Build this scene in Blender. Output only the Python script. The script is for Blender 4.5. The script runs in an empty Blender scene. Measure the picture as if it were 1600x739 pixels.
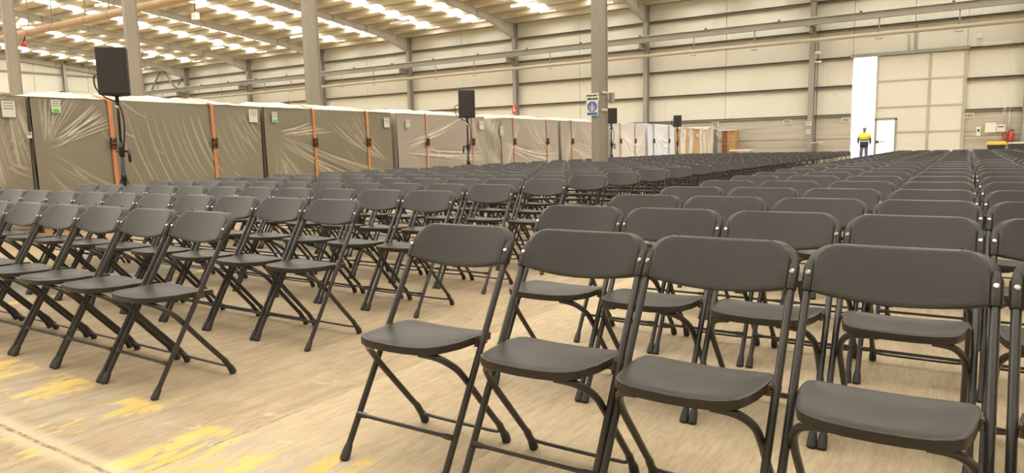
import bpy, bmesh, math, random
from mathutils import Vector, Matrix
random.seed(7)
sc = bpy.context.scene
C = sc.collection
# ------------------------------------------------------------------ camera
YAW, PITCH, ROLL = -0.5783, -0.1238, -0.0205
CAMH = 1.0701
FPX = 1099.76
def cam_axes():
    cy, sy = math.cos(YAW), math.sin(YAW)
    f = Vector((sy*math.cos(PITCH), cy*math.cos(PITCH), math.sin(PITCH)))
    r0 = Vector((cy, -sy, 0)); u0 = r0.cross(f)
    r = r0*math.cos(ROLL) + u0*math.sin(ROLL)
    u = -r0*math.sin(ROLL) + u0*math.cos(ROLL)
    return r, u, f
CR, CU, CF = cam_axes()
cd = bpy.data.cameras.new('camera')
cam = bpy.data.objects.new('camera', cd); C.objects.link(cam)
m = Matrix((CR, CU, -CF)).transposed().to_4x4(); m.translation = Vector((0, 0, CAMH))
cam.matrix_world = m
cd.sensor_width = 36; cd.lens = FPX/1600*36; cd.clip_end = 300; cd.clip_start = 0.05
sc.camera = cam
# ------------------------------------------------------------------ world
w = bpy.data.worlds.new('world'); sc.world = w; w.use_nodes = True
wn = w.node_tree
bg = wn.nodes['Background']
tc = wn.nodes.new('ShaderNodeTexCoord'); mp = wn.nodes.new('ShaderNodeMapping')
nz = wn.nodes.new('ShaderNodeTexNoise'); nz.inputs['Scale'].default_value = 2.0; nz.inputs['Detail'].default_value = 4
rp = wn.nodes.new('ShaderNodeValToRGB')
rp.color_ramp.elements[0].position = .35; rp.color_ramp.elements[0].color = (.86, .90, 1, 1)
rp.color_ramp.elements[1].position = .65; rp.color_ramp.elements[1].color = (1, .98, .95, 1)
wn.links.new(tc.outputs['Generated'], mp.inputs[0]); wn.links.new(mp.outputs[0], nz.inputs[0])
wn.links.new(nz.outputs[0], rp.inputs[0]); wn.links.new(rp.outputs[0], bg.inputs[0])
bg.inputs['Strength'].default_value = 2.2
# ------------------------------------------------------------------ view
sc.view_settings.view_transform = 'Standard'; sc.view_settings.look = 'None'
sc.view_settings.exposure = 0.0; sc.view_settings.gamma = 1
sc.view_settings.use_curve_mapping = False
SKYLIGHT = 11.8         # radiance of the daylit roof sheets
# ------------------------------------------------------------------ materials
def mat(name, col, rough=.6, metal=0, spec=.5, coat=0, bump=None, var=None, emis=None, estr=0, trans=0):
    """col linear; bump=(scale xyz, strength, dist); var=(scale xyz, amount)"""
    mt = bpy.data.materials.new(name); mt.use_nodes = True
    nt = mt.node_tree; b = nt.nodes['Principled BSDF']
    b.inputs['Base Color'].default_value = (*col, 1)
    b.inputs['Roughness'].default_value = rough; b.inputs['Metallic'].default_value = metal
    b.inputs['Specular IOR Level'].default_value = spec
    if coat: b.inputs['Coat Weight'].default_value = coat; b.inputs['Coat Roughness'].default_value = .15
    if trans: b.inputs['Transmission Weight'].default_value = trans
    if emis: b.inputs['Emission Color'].default_value = (*emis, 1); b.inputs['Emission Strength'].default_value = estr
    if bump or var:
        t = nt.nodes.new('ShaderNodeTexCoord')
    if var:
        mpn = nt.nodes.new('ShaderNodeMapping'); mpn.inputs['Scale'].default_value = var[0]
        n = nt.nodes.new('ShaderNodeTexNoise'); n.inputs['Scale'].default_value = 1; n.inputs['Detail'].default_value = 5
        r = nt.nodes.new('ShaderNodeMapRange'); r.inputs[1].default_value = .25; r.inputs[2].default_value = .75
        r.inputs[3].default_value = 1-var[1]; r.inputs[4].default_value = 1+var[1]
        mx = nt.nodes.new('ShaderNodeMix'); mx.data_type = 'RGBA'; mx.blend_type = 'MULTIPLY'; mx.inputs[0].default_value = 1
        mx.inputs[6].default_value = (*col, 1)
        nt.links.new(t.outputs['Object'], mpn.inputs[0]); nt.links.new(mpn.outputs[0], n.inputs[0])
        nt.links.new(n.outputs[0], r.inputs[0]); nt.links.new(r.outputs[0], mx.inputs[7]); nt.links.new(mx.outputs[2], b.inputs['Base Color'])
    if bump:
        mpb = nt.nodes.new('ShaderNodeMapping'); mpb.inputs['Scale'].default_value = bump[0]
        nb = nt.nodes.new('ShaderNodeTexNoise'); nb.inputs['Scale'].default_value = 1; nb.inputs['Detail'].default_value = 6
        bb = nt.nodes.new('ShaderNodeBump'); bb.inputs['Strength'].default_value = bump[1]; bb.inputs['Distance'].default_value = bump[2]
        nt.links.new(t.outputs['Object'], mpb.inputs[0]); nt.links.new(mpb.outputs[0], nb.inputs[0])
        nt.links.new(nb.outputs[0], bb.inputs['Height']); nt.links.new(bb.outputs[0], b.inputs['Normal'])
    return mt
M = {}
M['plastic'] = mat('chair_plastic', (.030, .0245, .0165), .38, spec=.38, bump=((160, 160, 160), .15, .002), var=((6, 6, 6), .10))
M['tube'] = mat('chair_tube', (.032, .028, .024), .28, spec=.6)
M['rubber'] = mat('rubber_cap', (.035, .031, .027), .55)
M['chrome'] = mat('chrome', (.75, .74, .70), .15, metal=1)
M['steel'] = mat('painted_steel', (.32, .30, .255), .5, var=((1.5, 1.5, .6), .06))
M['pillar'] = mat('pillar_paint', (.315, .275, .215), .45, var=((3, 3, .5), .06))
M['girt'] = mat('galvanised_girt', (.27, .245, .18), .5)
M['purlin'] = mat('galvanised_purlin', (.48, .43, .32), .5, var=((.6, 2, 2), .10))
M['deck'] = mat('roof_deck', (.74, .69, .55), .6)
M['rafter'] = mat('rafter_paint', (.46, .43, .37), .5, var=((1, 1, 1), .06))
M['pipe'] = mat('wall_pipe', (.46, .40, .31), .4)
M['copper'] = mat('fire_main_pipe', (.50, .33, .19), .4, var=((.5, 6, 6), .14))
M['dark'] = mat('dark_metal', (.05, .045, .04), .5)
M['black'] = mat('speaker_black', (.034, .029, .024), .5, bump=((300, 300, 300), .3, .002))
M['blackm'] = mat('stand_black', (.022, .019, .016), .35)
M['cable'] = mat('cable_black', (.02, .018, .016), .4)
M['orange'] = mat('strap_orange', (.66, .235, .09), .6, bump=((20, 200, 20), .2, .002), var=((30, 2, 2), .12))
M['yelstrap'] = mat('strap_amber', (.66, .31, .09), .6, var=((30, 2, 2), .12))
M['pink'] = mat('strap_faded_red', (.66, .34, .21), .6)
M['ratchet'] = mat('ratchet_metal', (.12, .07, .03), .4, metal=.3)
M['paper'] = mat('paper_label', (.72, .68, .60), .7)
M['green'] = mat('green_sticker', (.09, .62, .07), .6)
M['red'] = mat('red_paint', (.62, .06, .04), .5)
M['white'] = mat('white_paint', (.78, .76, .70), .5)
M['ink'] = mat('sign_ink', (.035, .032, .05), .6)
M['blue'] = mat('sign_blue', (.06, .13, .34), .5)
M['cream'] = mat('sign_cream', (.80, .74, .60), .6)
M['card'] = mat('cardboard', (.56, .36, .19), .8, var=((2, 2, 6), .08))
M['wood'] = mat('red_brown_wood', (.30, .12, .05), .6, var=((1, 1, 14), .2))
M['plank'] = mat('pale_plank_wood', (.52, .31, .13), .6, var=((1, 1, 14), .15))
M['greyp'] = mat('grey_panel', (.27, .25, .21), .6)
M['foil'] = mat('white_wrapped_foam', (.74, .71, .66), .5, var=((3, 3, 3), .06))
M['creamp'] = mat('cream_panel', (.74, .66, .50), .6)
M['yellow'] = mat('yellow_tub', (.78, .52, .04), .5)
M['cap'] = mat('grey_cap', (.25, .25, .27), .8)
M['skin'] = mat('skin', (.45, .27, .18), .6)
M['hivis'] = mat('hivis_yellow', (.80, .85, .06), .7)
M['navy'] = mat('navy_cloth', (.035, .035, .07), .8)
M['reflect'] = mat('reflective_tape', (.7, .7, .72), .4)
M['trouser'] = mat('grey_trousers', (.13, .13, .17), .85)
M['boot'] = mat('black_boots', (.03, .03, .03), .6)
M['yard'] = mat('outside_concrete', (.75, .74, .72), .8, var=((.5, .5, .5), .06))
# daylit translucent roof sheet
def skymat():
    mt = bpy.data.materials.new('daylit_roof_sheet'); mt.use_nodes = True
    b = mt.node_tree.nodes['Principled BSDF']
    b.inputs['Base Color'].default_value = (.8, .8, .75, 1)
    b.inputs['Emission Color'].default_value = (1, .985, .945, 1); b.inputs['Emission Strength'].default_value = SKYLIGHT
    return mt
M['sky'] = skymat()
M['tubeon'] = mat('fluorescent_tube', (.9, .95, .9), .4, emis=(.95, 1, .95), estr=4)
M['tubeoff'] = mat('tube_diffuser', (.8, .78, .70), .4)
# frosted door pane
M['frost'] = mat('frosted_pane', (.95, .94, .82), .4, trans=1.0)
nt = M['frost'].node_tree
tr = nt.nodes.new('ShaderNodeBsdfTranslucent'); tr.inputs[0].default_value = (1, .99, .90, 1)
nt.links.new(tr.outputs[0], nt.nodes['Material Output'].inputs[0])
# wall cladding: cream metal with fine vertical micro-ribs
def cladmat(name, col, axis='X', scale=5.2, strength=.35):
    mt = mat(name, col, .45, var=((.25, .25, .25), .03))
    nt = mt.node_tree; b = nt.nodes['Principled BSDF']
    t = nt.nodes.new('ShaderNodeTexCoord'); wv = nt.nodes.new('ShaderNodeTexWave')
    wv.wave_type = 'BANDS'; wv.bands_direction = axis; wv.inputs['Scale'].default_value = scale
    bb = nt.nodes.new('ShaderNodeBump'); bb.inputs['Strength'].default_value = strength; bb.inputs['Distance'].default_value = .01
    nt.links.new(t.outputs['Object'], wv.inputs[0]); nt.links.new(wv.outputs['Fac'], bb.inputs['Height']); nt.links.new(bb.outputs[0], b.inputs['Normal'])
    return mt
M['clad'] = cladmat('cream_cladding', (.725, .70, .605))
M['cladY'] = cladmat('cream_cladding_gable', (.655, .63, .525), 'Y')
M['doorp'] = cladmat('door_panel', (.74, .70, .61), 'X', 7, .2)
M['doorf'] = mat('door_frame_steel', (.50, .45, .36), .5)
M['track'] = mat('door_track_steel', (.33, .33, .27), .45)
# precast concrete
def concmat():
    mt = mat('precast_concrete', (.43, .37, .275), .85, bump=((3, 3, 40), .3, .01))
    nt = mt.node_tree; b = nt.nodes['Principled BSDF']
    t = nt.nodes.new('ShaderNodeTexCoord'); mp = nt.nodes.new('ShaderNodeMapping'); mp.inputs['Scale'].default_value = (.22, 1, 4.5)
    n = nt.nodes.new('ShaderNodeTexNoise'); n.inputs['Scale'].default_value = 1; n.inputs['Detail'].default_value = 6; n.inputs['Roughness'].default_value = .6
    r = nt.nodes.new('ShaderNodeValToRGB')
    r.color_ramp.elements[0].position = .3; r.color_ramp.elements[0].color = (.35, .315, .25, 1)
    r.color_ramp.elements[1].position = .7; r.color_ramp.elements[1].color = (.60, .55, .45, 1)
    nt.links.new(t.outputs['Object'], mp.inputs[0]); nt.links.new(mp.outputs[0], n.inputs[0]); nt.links.new(n.outputs[0], r.inputs[0]); nt.links.new(r.outputs[0], b.inputs['Base Color'])
    return mt
M['conc'] = concmat()
# plastic film over goods: milky where the film bunches, with fold highlights painted into the same colour (vertex attribute 'bunch' from the fold geometry)
def filmmat(name, base, milky_glint, rough=.32, spec=.6):
    mt = bpy.data.materials.new(name); mt.use_nodes = True
    nt = mt.node_tree; b = nt.nodes['Principled BSDF']
    at = nt.nodes.new('ShaderNodeAttribute'); at.attribute_name = 'bunch'
    mx = nt.nodes.new('ShaderNodeMix'); mx.data_type = 'RGBA'
    mx.inputs[6].default_value = (*base, 1); mx.inputs[7].default_value = (*milky_glint, 1)
    nt.links.new(at.outputs['Fac'], mx.inputs[0]); nt.links.new(mx.outputs[2], b.inputs['Base Color'])
    b.inputs['Roughness'].default_value = rough; b.inputs['Specular IOR Level'].default_value = spec
    t = nt.nodes.new('ShaderNodeTexCoord'); n = nt.nodes.new('ShaderNodeTexNoise'); n.inputs['Scale'].default_value = 5; n.inputs['Detail'].default_value = 4
    n.inputs['Distortion'].default_value = .6
    bb = nt.nodes.new('ShaderNodeBump'); bb.inputs['Strength'].default_value = .35; bb.inputs['Distance'].default_value = .02
    nt.links.new(t.outputs['Object'], n.inputs[0]); nt.links.new(n.outputs[0], bb.inputs['Height']); nt.links.new(bb.outputs[0], b.inputs['Normal'])
    return mt
M['film'] = filmmat('film_over_brown_goods', (.25, .215, .155), (.60, .53, .40))
M['film2'] = filmmat('film_over_grey_goods', (.40, .35, .29), (.70, .63, .53))
M['film2b'] = filmmat('clear_bunched_film', (.42, .38, .30), (.7, .63, .53))
M['film3'] = filmmat('daylight_tinted_film', (.62, .59, .55), (.90, .87, .84))  # reflected door daylight put into the film colour
M['film4'] = filmmat('bluish_daylight_tinted_film', (.70, .74, .82), (.88, .91, .98))  # bluish door daylight on the farthest stack, painted as base colour
M['filmtop'] = filmmat('loose_top_film', (.60, .53, .41), (.75, .68, .55), .4)
M['enddark'] = mat('box_end_film', (.20, .17, .125), .4)
# floor -------------------------------------------------------------
def floormat():
    mt = bpy.data.materials.new('worn_concrete_floor'); mt.use_nodes = True
    nt = mt.node_tree; L = nt.links; N = nt.nodes; b = N['Principled BSDF']
    t = N.new('ShaderNodeTexCoord')
    sep = N.new('ShaderNodeSeparateXYZ'); L.new(t.outputs['Object'], sep.inputs[0])
    X, Y = sep.outputs[0], sep.outputs[1]
    def math_(op, a, b_=None, c=None):
        n = N.new('ShaderNodeMath'); n.operation = op
        for i, v in enumerate((a, b_, c)):
            if v is None: continue
            if isinstance(v, (int, float)): n.inputs[i].default_value = v
            else: L.new(v, n.inputs[i])
        return n.outputs[0]
    def noise(scale, detail=6, rough=.6, dist=0, rot=0):
        mp = N.new('ShaderNodeMapping'); mp.inputs['Scale'].default_value = scale; mp.inputs['Rotation'].default_value = (0, 0, rot)
        n = N.new('ShaderNodeTexNoise'); n.inputs['Scale'].default_value = 1; n.inputs['Detail'].default_value = detail
        n.inputs['Roughness'].default_value = rough; n.inputs['Distortion'].default_value = dist
        L.new(t.outputs['Object'], mp.inputs[0]); L.new(mp.outputs[0], n.inputs[0]); return n.outputs[0]
    def ramp(v, p0, c0, p1, c1):
        r = N.new('ShaderNodeValToRGB'); e = r.color_ramp.elements
        e[0].position = p0; e[0].color = (*c0, 1); e[1].position = p1; e[1].color = (*c1, 1); L.new(v, r.inputs[0]); return r.outputs[0]
    def mix(fac, a, c, mode='MIX'):
        n = N.new('ShaderNodeMix'); n.data_type = 'RGBA'; n.blend_type = mode
        if isinstance(fac, (int, float)): n.inputs[0].default_value = fac
        else: L.new(fac, n.inputs[0])
        for i, v in ((6, a), (7, c)):
            if isinstance(v, tuple): n.inputs[i].default_value = (*v, 1)
            else: L.new(v, n.inputs[i])
        return n.outputs[2]
    def sstep(v, a, b_):
        r = N.new('ShaderNodeMapRange'); r.interpolation_type = 'SMOOTHSTEP'; L.new(v, r.inputs[0])
        r.inputs[1].default_value = a; r.inputs[2].default_value = b_; return r.outputs[0]
    big = noise((.55, .55, .55), 5, .6, .4)
    streak = noise((17, 2.2, 1), 8, .72, 1.2, 0)
    fine = noise((60, 8, 10), 6, .7, .3, -.1)
    base = ramp(big, .3, (.38, .29, .185), .72, (.56, .45, .30))
    slab0 = math_('SUBTRACT', 1.0, sstep(X, -2.35, -2.28))
    c = mix(math_('MULTIPLY_ADD', slab0, .24, .26), base, ramp(streak, .36, (.27, .205, .13), .62, (.64, .53, .375)))
    c = mix(.25, c, ramp(fine, .35, (.30, .23, .15), .65, (.70, .58, .42)))
    # the slab left of the long joint is a darker, browner pour
    slab = math_('SUBTRACT', 1.0, sstep(X, -2.35, -2.28))
    c = mix(slab, c, (.80, .77, .74), 'MULTIPLY')
    dirtb = sstep(noise((.9, 1.4, 1), 5, .65, .6), .45, .68)
    c = mix(math_('MULTIPLY', dirtb, .35), c, (.72, .66, .60), 'MULTIPLY')
    c = mix(1.0, c, (1.0, .985, .93), 'MULTIPLY')
    # pale scuffs
    sc_ = noise((3.5, 9, 1), 7, .75, 1.5, .7)
    c = mix(math_('MULTIPLY', sstep(sc_, .60, .70), .35), c, (.75, .64, .46))
    # grey wear patches around the paint
    def box(x0, x1, y0, y1, soft=.05):
        a = math_('MULTIPLY', sstep(X, x0-soft, x0+soft), math_('SUBTRACT', 1.0, sstep(X, x1-soft, x1+soft)))
        d = math_('MULTIPLY', sstep(Y, y0-soft, y0+soft), math_('SUBTRACT', 1.0, sstep(Y, y1-soft, y1+soft)))
        return math_('MULTIPLY', a, d)
    pn = noise((22, 5, 1), 8, .72, .8, .25)
    pn2 = noise((7, 2.2, 1), 5, .6, .5, .25)
    pv = math_('ADD', math_('MULTIPLY', pn, .5), math_('MULTIPLY', pn2, .5))
    grey = math_('MULTIPLY', box(-4.6, -1.6, 1.18, 1.62, .06), sstep(noise((9, 3, 1), 7, .7, .5, .3), .44, .56))
    c = mix(math_('MULTIPLY', grey, .6), c, (.40, .345, .255))
    tot = None
    for x0, x1, y0, y1, th in ((-4.6, -3.95, 1.33, 1.62, .485), (-3.78, -3.40, 1.19, 1.63, .495), (-3.12, -2.84, 1.22, 1.62, .515), (-2.50, -2.02, 1.17, 1.60, .492),
                               (-1.86, -1.62, 1.2, 1.68, .49), (-3.4, -2.7, .8, 1.12, .525), (-6.02, -5.92, 1.5, 9, .46)):
        mm = math_('MULTIPLY', box(x0, x1, y0, y1, .025), sstep(pv, th, th+.025))
        tot = mm if tot is None else math_('MAXIMUM', tot, mm)
    blue = math_('MULTIPLY', box(-6.75, -6.03, 1.2, 9, .04), sstep(pv, .44, .50))
    c = mix(math_('MULTIPLY', blue, .65), c, (.30, .31, .29))
    yc = ramp(noise((8, 8, 8), 4), .3, (.62, .40, .09), .7, (.74, .53, .17))
    c = mix(math_('MULTIPLY', tot, .92), c, yc)
    # saw-cut joints (slabs: thin along Y, wide dirty one along X)
    wob = math_('MULTIPLY', math_('SUBTRACT', noise((6, 6, 1), 4), .5), .02)
    hgt = None
    for x0 in (-2.31, 1.9, -6.5, -10.7, -14.9):
        d = math_('ABSOLUTE', math_('SUBTRACT', math_('ADD', X, math_('MULTIPLY', wob, .25)), x0))
        j = math_('SUBTRACT', 1.0, sstep(d, .0015, .0055))
        hgt = j if hgt is None else math_('MAXIMUM', hgt, j)
    wide = None
    for y0 in (1.155, 6.2, 11.2, 16.2, 21.2):
        d = math_('ABSOLUTE', math_('SUBTRACT', math_('ADD', Y, wob), y0))
        j = math_('SUBTRACT', 1.0, sstep(d, .004, .012)); hgt = math_('MAXIMUM', hgt, j)
        pale = math_('SUBTRACT', 1.0, sstep(d, .02, .085)); wide = pale if wide is None else math_('MAXIMUM', wide, pale)
    c = mix(math_('MULTIPLY', wide, .45), c, (.68, .57, .38))
    dirt = ramp(noise((30, 30, 1), 5), .4, (.13, .10, .05), .6, (.42, .36, .18))
    c = mix(math_('MULTIPLY', hgt, .8), c, dirt)
    L.new(c, b.inputs['Base Color'])
    b.inputs['Roughness'].default_value = .75; b.inputs['Specular IOR Level'].default_value = .25
    bm = N.new('ShaderNodeBump'); bm.inputs['Strength'].default_value = .35; bm.inputs['Distance'].default_value = .006
    h = math_('SUBTRACT', math_('MULTIPLY', math_('ADD', streak, fine), .5), math_('MULTIPLY', hgt, 1.5))
    L.new(h, bm.inputs['Height']); L.new(bm.outputs[0], b.inputs['Normal'])
    return mt
M['floor'] = floormat()

# ------------------------------------------------------------------ helpers
def tag(o, label=None, cat=None, group=None, kind=None):
    if label: o['label'] = label
    if cat: o['category'] = cat
    if group: o['group'] = group
    if kind: o['kind'] = kind
    return o
def empty(name, loc=(0, 0, 0), rz=0, **k):
    o = bpy.data.objects.new(name, None); C.objects.link(o); o.location = loc; o.rotation_euler = (0, 0, rz)
    o.empty_display_size = .1
    return tag(o, **k)
class MB:
    def __init__(s): s.v = []; s.f = []; s.sm = []
    def add(s, vs, fs, smooth=False):
        n = len(s.v); s.v += [tuple(v) for v in vs]; s.f += [tuple(i+n for i in f) for f in fs]; s.sm += [smooth]*len(fs); return s
    def box(s, x0, y0, z0, x1, y1, z1):
        x0, x1 = min(x0, x1), max(x0, x1); y0, y1 = min(y0, y1), max(y0, y1); z0, z1 = min(z0, z1), max(z0, z1)
        vs = [(x, y, z) for z in (z0, z1) for y in (y0, y1) for x in (x0, x1)]
        return s.add(vs, [(0, 2, 3, 1), (4, 5, 7, 6), (0, 1, 5, 4), (2, 6, 7, 3), (0, 4, 6, 2), (1, 3, 7, 5)])
    def tube(s, pts, r, n=8, cap=True, rs=None):
        pts = [Vector(p) for p in pts]; rings = []; up = None
        for i, p in enumerate(pts):
            d = (pts[min(i+1, len(pts)-1)]-pts[max(i-1, 0)]).normalized()
            if up is None:
                up = Vector((0, 0, 1)) if abs(d.z) < .9 else Vector((1, 0, 0))
            a = d.cross(up).normalized(); b_ = a.cross(d).normalized(); up = b_
            rr = rs[i] if rs else r
            rings.append([p+(a*math.cos(2*math.pi*k/n)+b_*math.sin(2*math.pi*k/n))*rr for k in range(n)])
        vs = [v for g in rings for v in g]; fs = []
        for i in range(len(rings)-1):
            for k in range(n):
                fs.append((i*n+k, i*n+(k+1) % n, (i+1)*n+(k+1) % n, (i+1)*n+k))
        s.add(vs, fs, True)
        if cap:
            m0 = len(s.v)-len(vs)
            s.f += [tuple(m0+k for k in range(n))[::-1], tuple(m0+len(vs)-n+k for k in range(n))]; s.sm += [False, False]
        return s
    def loft(s, rings, cap0=True, cap1=True, smooth=True):
        n = len(rings[0]); vs = [v for g in rings for v in g]; fs = []
        for i in range(len(rings)-1):
            for k in range(n):
                fs.append((i*n+k, i*n+(k+1) % n, (i+1)*n+(k+1) % n, (i+1)*n+k))
        m0 = len(s.v); s.add(vs, fs, smooth)
        if cap0: s.f.append(tuple(m0+k for k in range(n))[::-1]); s.sm.append(False)
        if cap1: s.f.append(tuple(m0+len(vs)-n+k for k in range(n))); s.sm.append(False)
        return s
    def xf(s, mtx): s.v = [tuple(mtx @ Vector(v)) for v in s.v]; return s
    def mesh(s, name, mt):
        me = bpy.data.meshes.new(name); me.from_pydata(s.v, [], s.f)
        me.polygons.foreach_set('use_smooth', s.sm); me.materials.append(mt); me.update()
        return me
    def build(s, name, mt, parent=None, loc=(0, 0, 0), fix=True):
        me = s.mesh(name, mt)
        if fix:
            b = bmesh.new(); b.from_mesh(me); bmesh.ops.recalc_face_normals(b, faces=b.faces); b.to_mesh(me); b.free()
        o = bpy.data.objects.new(name, me); C.objects.link(o); o.location = loc
        if parent: o.parent = parent
        return o
def link(name, me, parent=None, loc=(0, 0, 0)):
    o = bpy.data.objects.new(name, me); C.objects.link(o); o.location = loc
    if parent: o.parent = parent
    return o
def struct(o): o['kind'] = 'structure'; return o
def catmull(P, k=6):
    P = [Vector(p) for p in P]; out = []
    for i in range(len(P)-1):
        a = P[max(i-1, 0)]; b_ = P[i]; c = P[i+1]; d = P[min(i+2, len(P)-1)]
        for j in range(k):
            t = j/k; out.append(.5*((2*b_)+(c-a)*t+(2*a-5*b_+4*c-d)*t*t+(3*b_-a-3*c+d)*t**3))
    out.append(P[-1]); return out
def px_depth(p):
    d = Vector(p)-Vector((0, 0, CAMH)); return d.dot(CF)
def proj(p):
    d = Vector(p)-Vector((0, 0, CAMH)); z = d.dot(CF)
    return 800+FPX*d.dot(CR)/z, 369.5-FPX*d.dot(CU)/z, z

# ------------------------------------------------------------------ setting: shell
WY = 38.0                       # inner face of the long wall
COLX = [1.85-8.65*k for k in range(0, 9)]   # 1.85, -6.8, ... -67.35
GX = -67.35
ROOF0 = 9.0; SL = .09; RIDGE = 13.3
def roofz(y):
    return ROOF0+SL*(37.5-y) if y >= RIDGE else ROOF0+SL*(37.5-RIDGE)-SL*(RIDGE-y)
fl = MB(); fl.add([(-75, -7, 0), (14, -7, 0), (14, 38.1, 0), (-75, 38.1, 0)], [(0, 1, 2, 3)])
struct(fl.build('floor', M['floor']))
yd = MB(); yd.add([(-40, 38.1, -.02), (40, 38.1, -.02), (40, 90, -.02), (-40, 90, -.02)], [(0, 1, 2, 3)])
struct(yd.build('ground', M['yard']))

# long wall: core + precast panels, cladding panels, girts, columns as children
DX0, DX1, DZ = -5.02, -3.95, 5.08     # clear part of the doorway
DR = -.42                            # right end of the sliding leaf
wall = struct(MB().box(-75, WY+.12, 2.3, DX0, WY+.24, 9.6).box(DR, WY+.12, 2.3, 14, WY+.24, 9.6).box(DX0, WY+.12, DZ, DR, WY+.24, 9.6)
              .box(-75, WY+.12, 0, DX0, WY+.24, 2.3).box(DR, WY+.12, 0, 14, WY+.24, 2.3).build('wall_back', M['clad']))
LOW = 2.38
joints = sorted(set([-75.0+.0]+[round(x, 3) for x in COLX]+[round(x-4.32, 3) for x in COLX]+[6.2, 10.5, 14.0]))
for a, b_ in zip(joints[:-1], joints[1:]):
    for x0, x1, z0 in ((a, min(b_, DX0), LOW), (max(a, DX0), min(b_, DR), DZ), (max(a, DR), b_, LOW)):
        if x1-x0 < .05: continue
        MB().box(x0+.012, WY, z0+.01, x1-.012, WY+.12, 9.3).build('cladding_panel', M['clad'], wall)
cj = sorted([round(x, 3) for x in COLX]+[-75.0, 10.5, 14.0])
for a, b_ in zip(cj[:-1], cj[1:]):
    for x0, x1 in ((a, min(b_, DX0)), (max(a, DR), b_)):
        if x1-x0 < .05: continue
        for z0, z1 in ((0, 1.22), (1.24, LOW)):
            MB().box(x0+.01, WY-.06, z0, x1-.01, WY+.12, z1).build('concrete_panel', M['conc'], wall)
# girts: lipped channels
def girt(x0, x1, z, y=WY, h=.13, parent=wall, mt='girt'):
    g = MB(); g.box(x0, y-.14, z, x1, y, z+.012).box(x0, y-.012, z, x1, y, z+h).box(x0, y-.14, z+h-.012, x1, y, z+h).box(x0, y-.14, z, x1, y-.13, z+.04)
    return g.build('girt', M[mt], parent)
for a, b_ in zip(cj[:-1], cj[1:]):
    for z in (7.80, 6.40, 5.06, 3.72, 2.34):
        segs = [(a+.06, b_-.06)]
        if a < DX0 < b_ and z < 5.2: segs = [(a+.06, DX0), (DR, b_-.06)]
        for s0, s1 in segs: girt(s0, s1, z-.05)
# wall columns
def hsec(x, y, w_, d, tf=.014, tw=.009):
    """H column outline: flanges across X at -Y and +Y ends, web along Y"""
    hw, hd = w_/2, d/2
    return [(x-hw, y-hd), (x+hw, y-hd), (x+hw, y-hd+tf), (x+tw, y-hd+tf+.01), (x+tw, y+hd-tf-.01), (x+hw, y+hd-tf), (x+hw, y+hd), (x-hw, y+hd),
            (x-hw, y+hd-tf), (x-tw, y+hd-tf-.01), (x-tw, y-hd+tf+.01), (x-hw, y-hd+tf)]
for cx in COLX[:-1]:
    o = hsec(cx, WY-.31, .24, .34)
    q = MB().loft([[(x, y, 0) for x, y in o], [(x, y, 9.0) for x, y in o]], smooth=False)
    q.box(cx-.13, WY-.50, 6.30, cx+.13, WY-.48, 6.64)          # bracket plate
    c = q.build('wall_column', M['steel'], wall)
    br = MB().box(cx-.02, WY-1.35, 6.35, cx+.02, WY-.48, 6.62).box(cx-.14, WY-1.35, 6.60, cx+.14, WY-.48, 6.63).box(cx-.10, WY-1.3, 6.33, cx+.10, WY-.5, 6.35)
    br.build('bracket', M['steel'], c)
# diagonal bracing in the last bay
for pa, pb in (((-62.75, 8.8), (-65.5, 6.0)), ((-62.3, 8.8), (-60.1, 6.7)), ((-58.95, 8.5), (-60.05, 7.4)), ((-66.0, 8.8), (-65.55, 7.2))):
    MB().tube([(pa[0], WY-.25, pa[1]), (pb[0], WY-.25, pb[1])], .085, 6).build('brace', M['steel'], wall)
# door surround conduits
# gable wall far left
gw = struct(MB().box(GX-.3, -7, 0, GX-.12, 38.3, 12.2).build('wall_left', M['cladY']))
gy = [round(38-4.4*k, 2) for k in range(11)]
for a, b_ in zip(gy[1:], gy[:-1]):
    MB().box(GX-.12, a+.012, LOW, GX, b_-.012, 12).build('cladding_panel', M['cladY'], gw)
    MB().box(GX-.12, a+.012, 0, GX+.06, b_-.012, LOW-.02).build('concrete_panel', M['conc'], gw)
for z in (9.9, 8.25, 6.4, 5.06, 3.72, 2.34):
    MB().box(GX, -6.9, z, GX+.14, 38, z+.13).build('girt', M['girt'], gw)
for y in (31.5, 25.0, 18.6, 12.2):
    o = hsec(0, 0, .24, .34)
    MB().loft([[(GX+.3+yy, y+xx, 0) for xx, yy in o], [(GX+.3+yy, y+xx, roofz(y)-.3) for xx, yy in o]], smooth=False).build('wall_column', M['steel'], gw)
# walls behind and to the right of the camera
struct(MB().box(-75, -7.24, 0, 14.2, -7.0, 9.4).build('wall_front', M['conc']))
struct(MB().box(14.0, -7.24, 0, 14.24, 38.3, 12.2).build('wall_right', M['cladY']))
# ------------------------------------------------------------------ roof
BY = -7.0
ceil = MB()
ceil.add([(-75, BY, roofz(BY)), (14, BY, roofz(BY)), (14, RIDGE, roofz(RIDGE)), (-75, RIDGE, roofz(RIDGE)), (14, 38.2, roofz(38.2)), (-75, 38.2, roofz(38.2))],
         [(0, 1, 2, 3), (3, 2, 4, 5)])
ceil = struct(ceil.build('ceiling', M['deck']))
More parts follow.
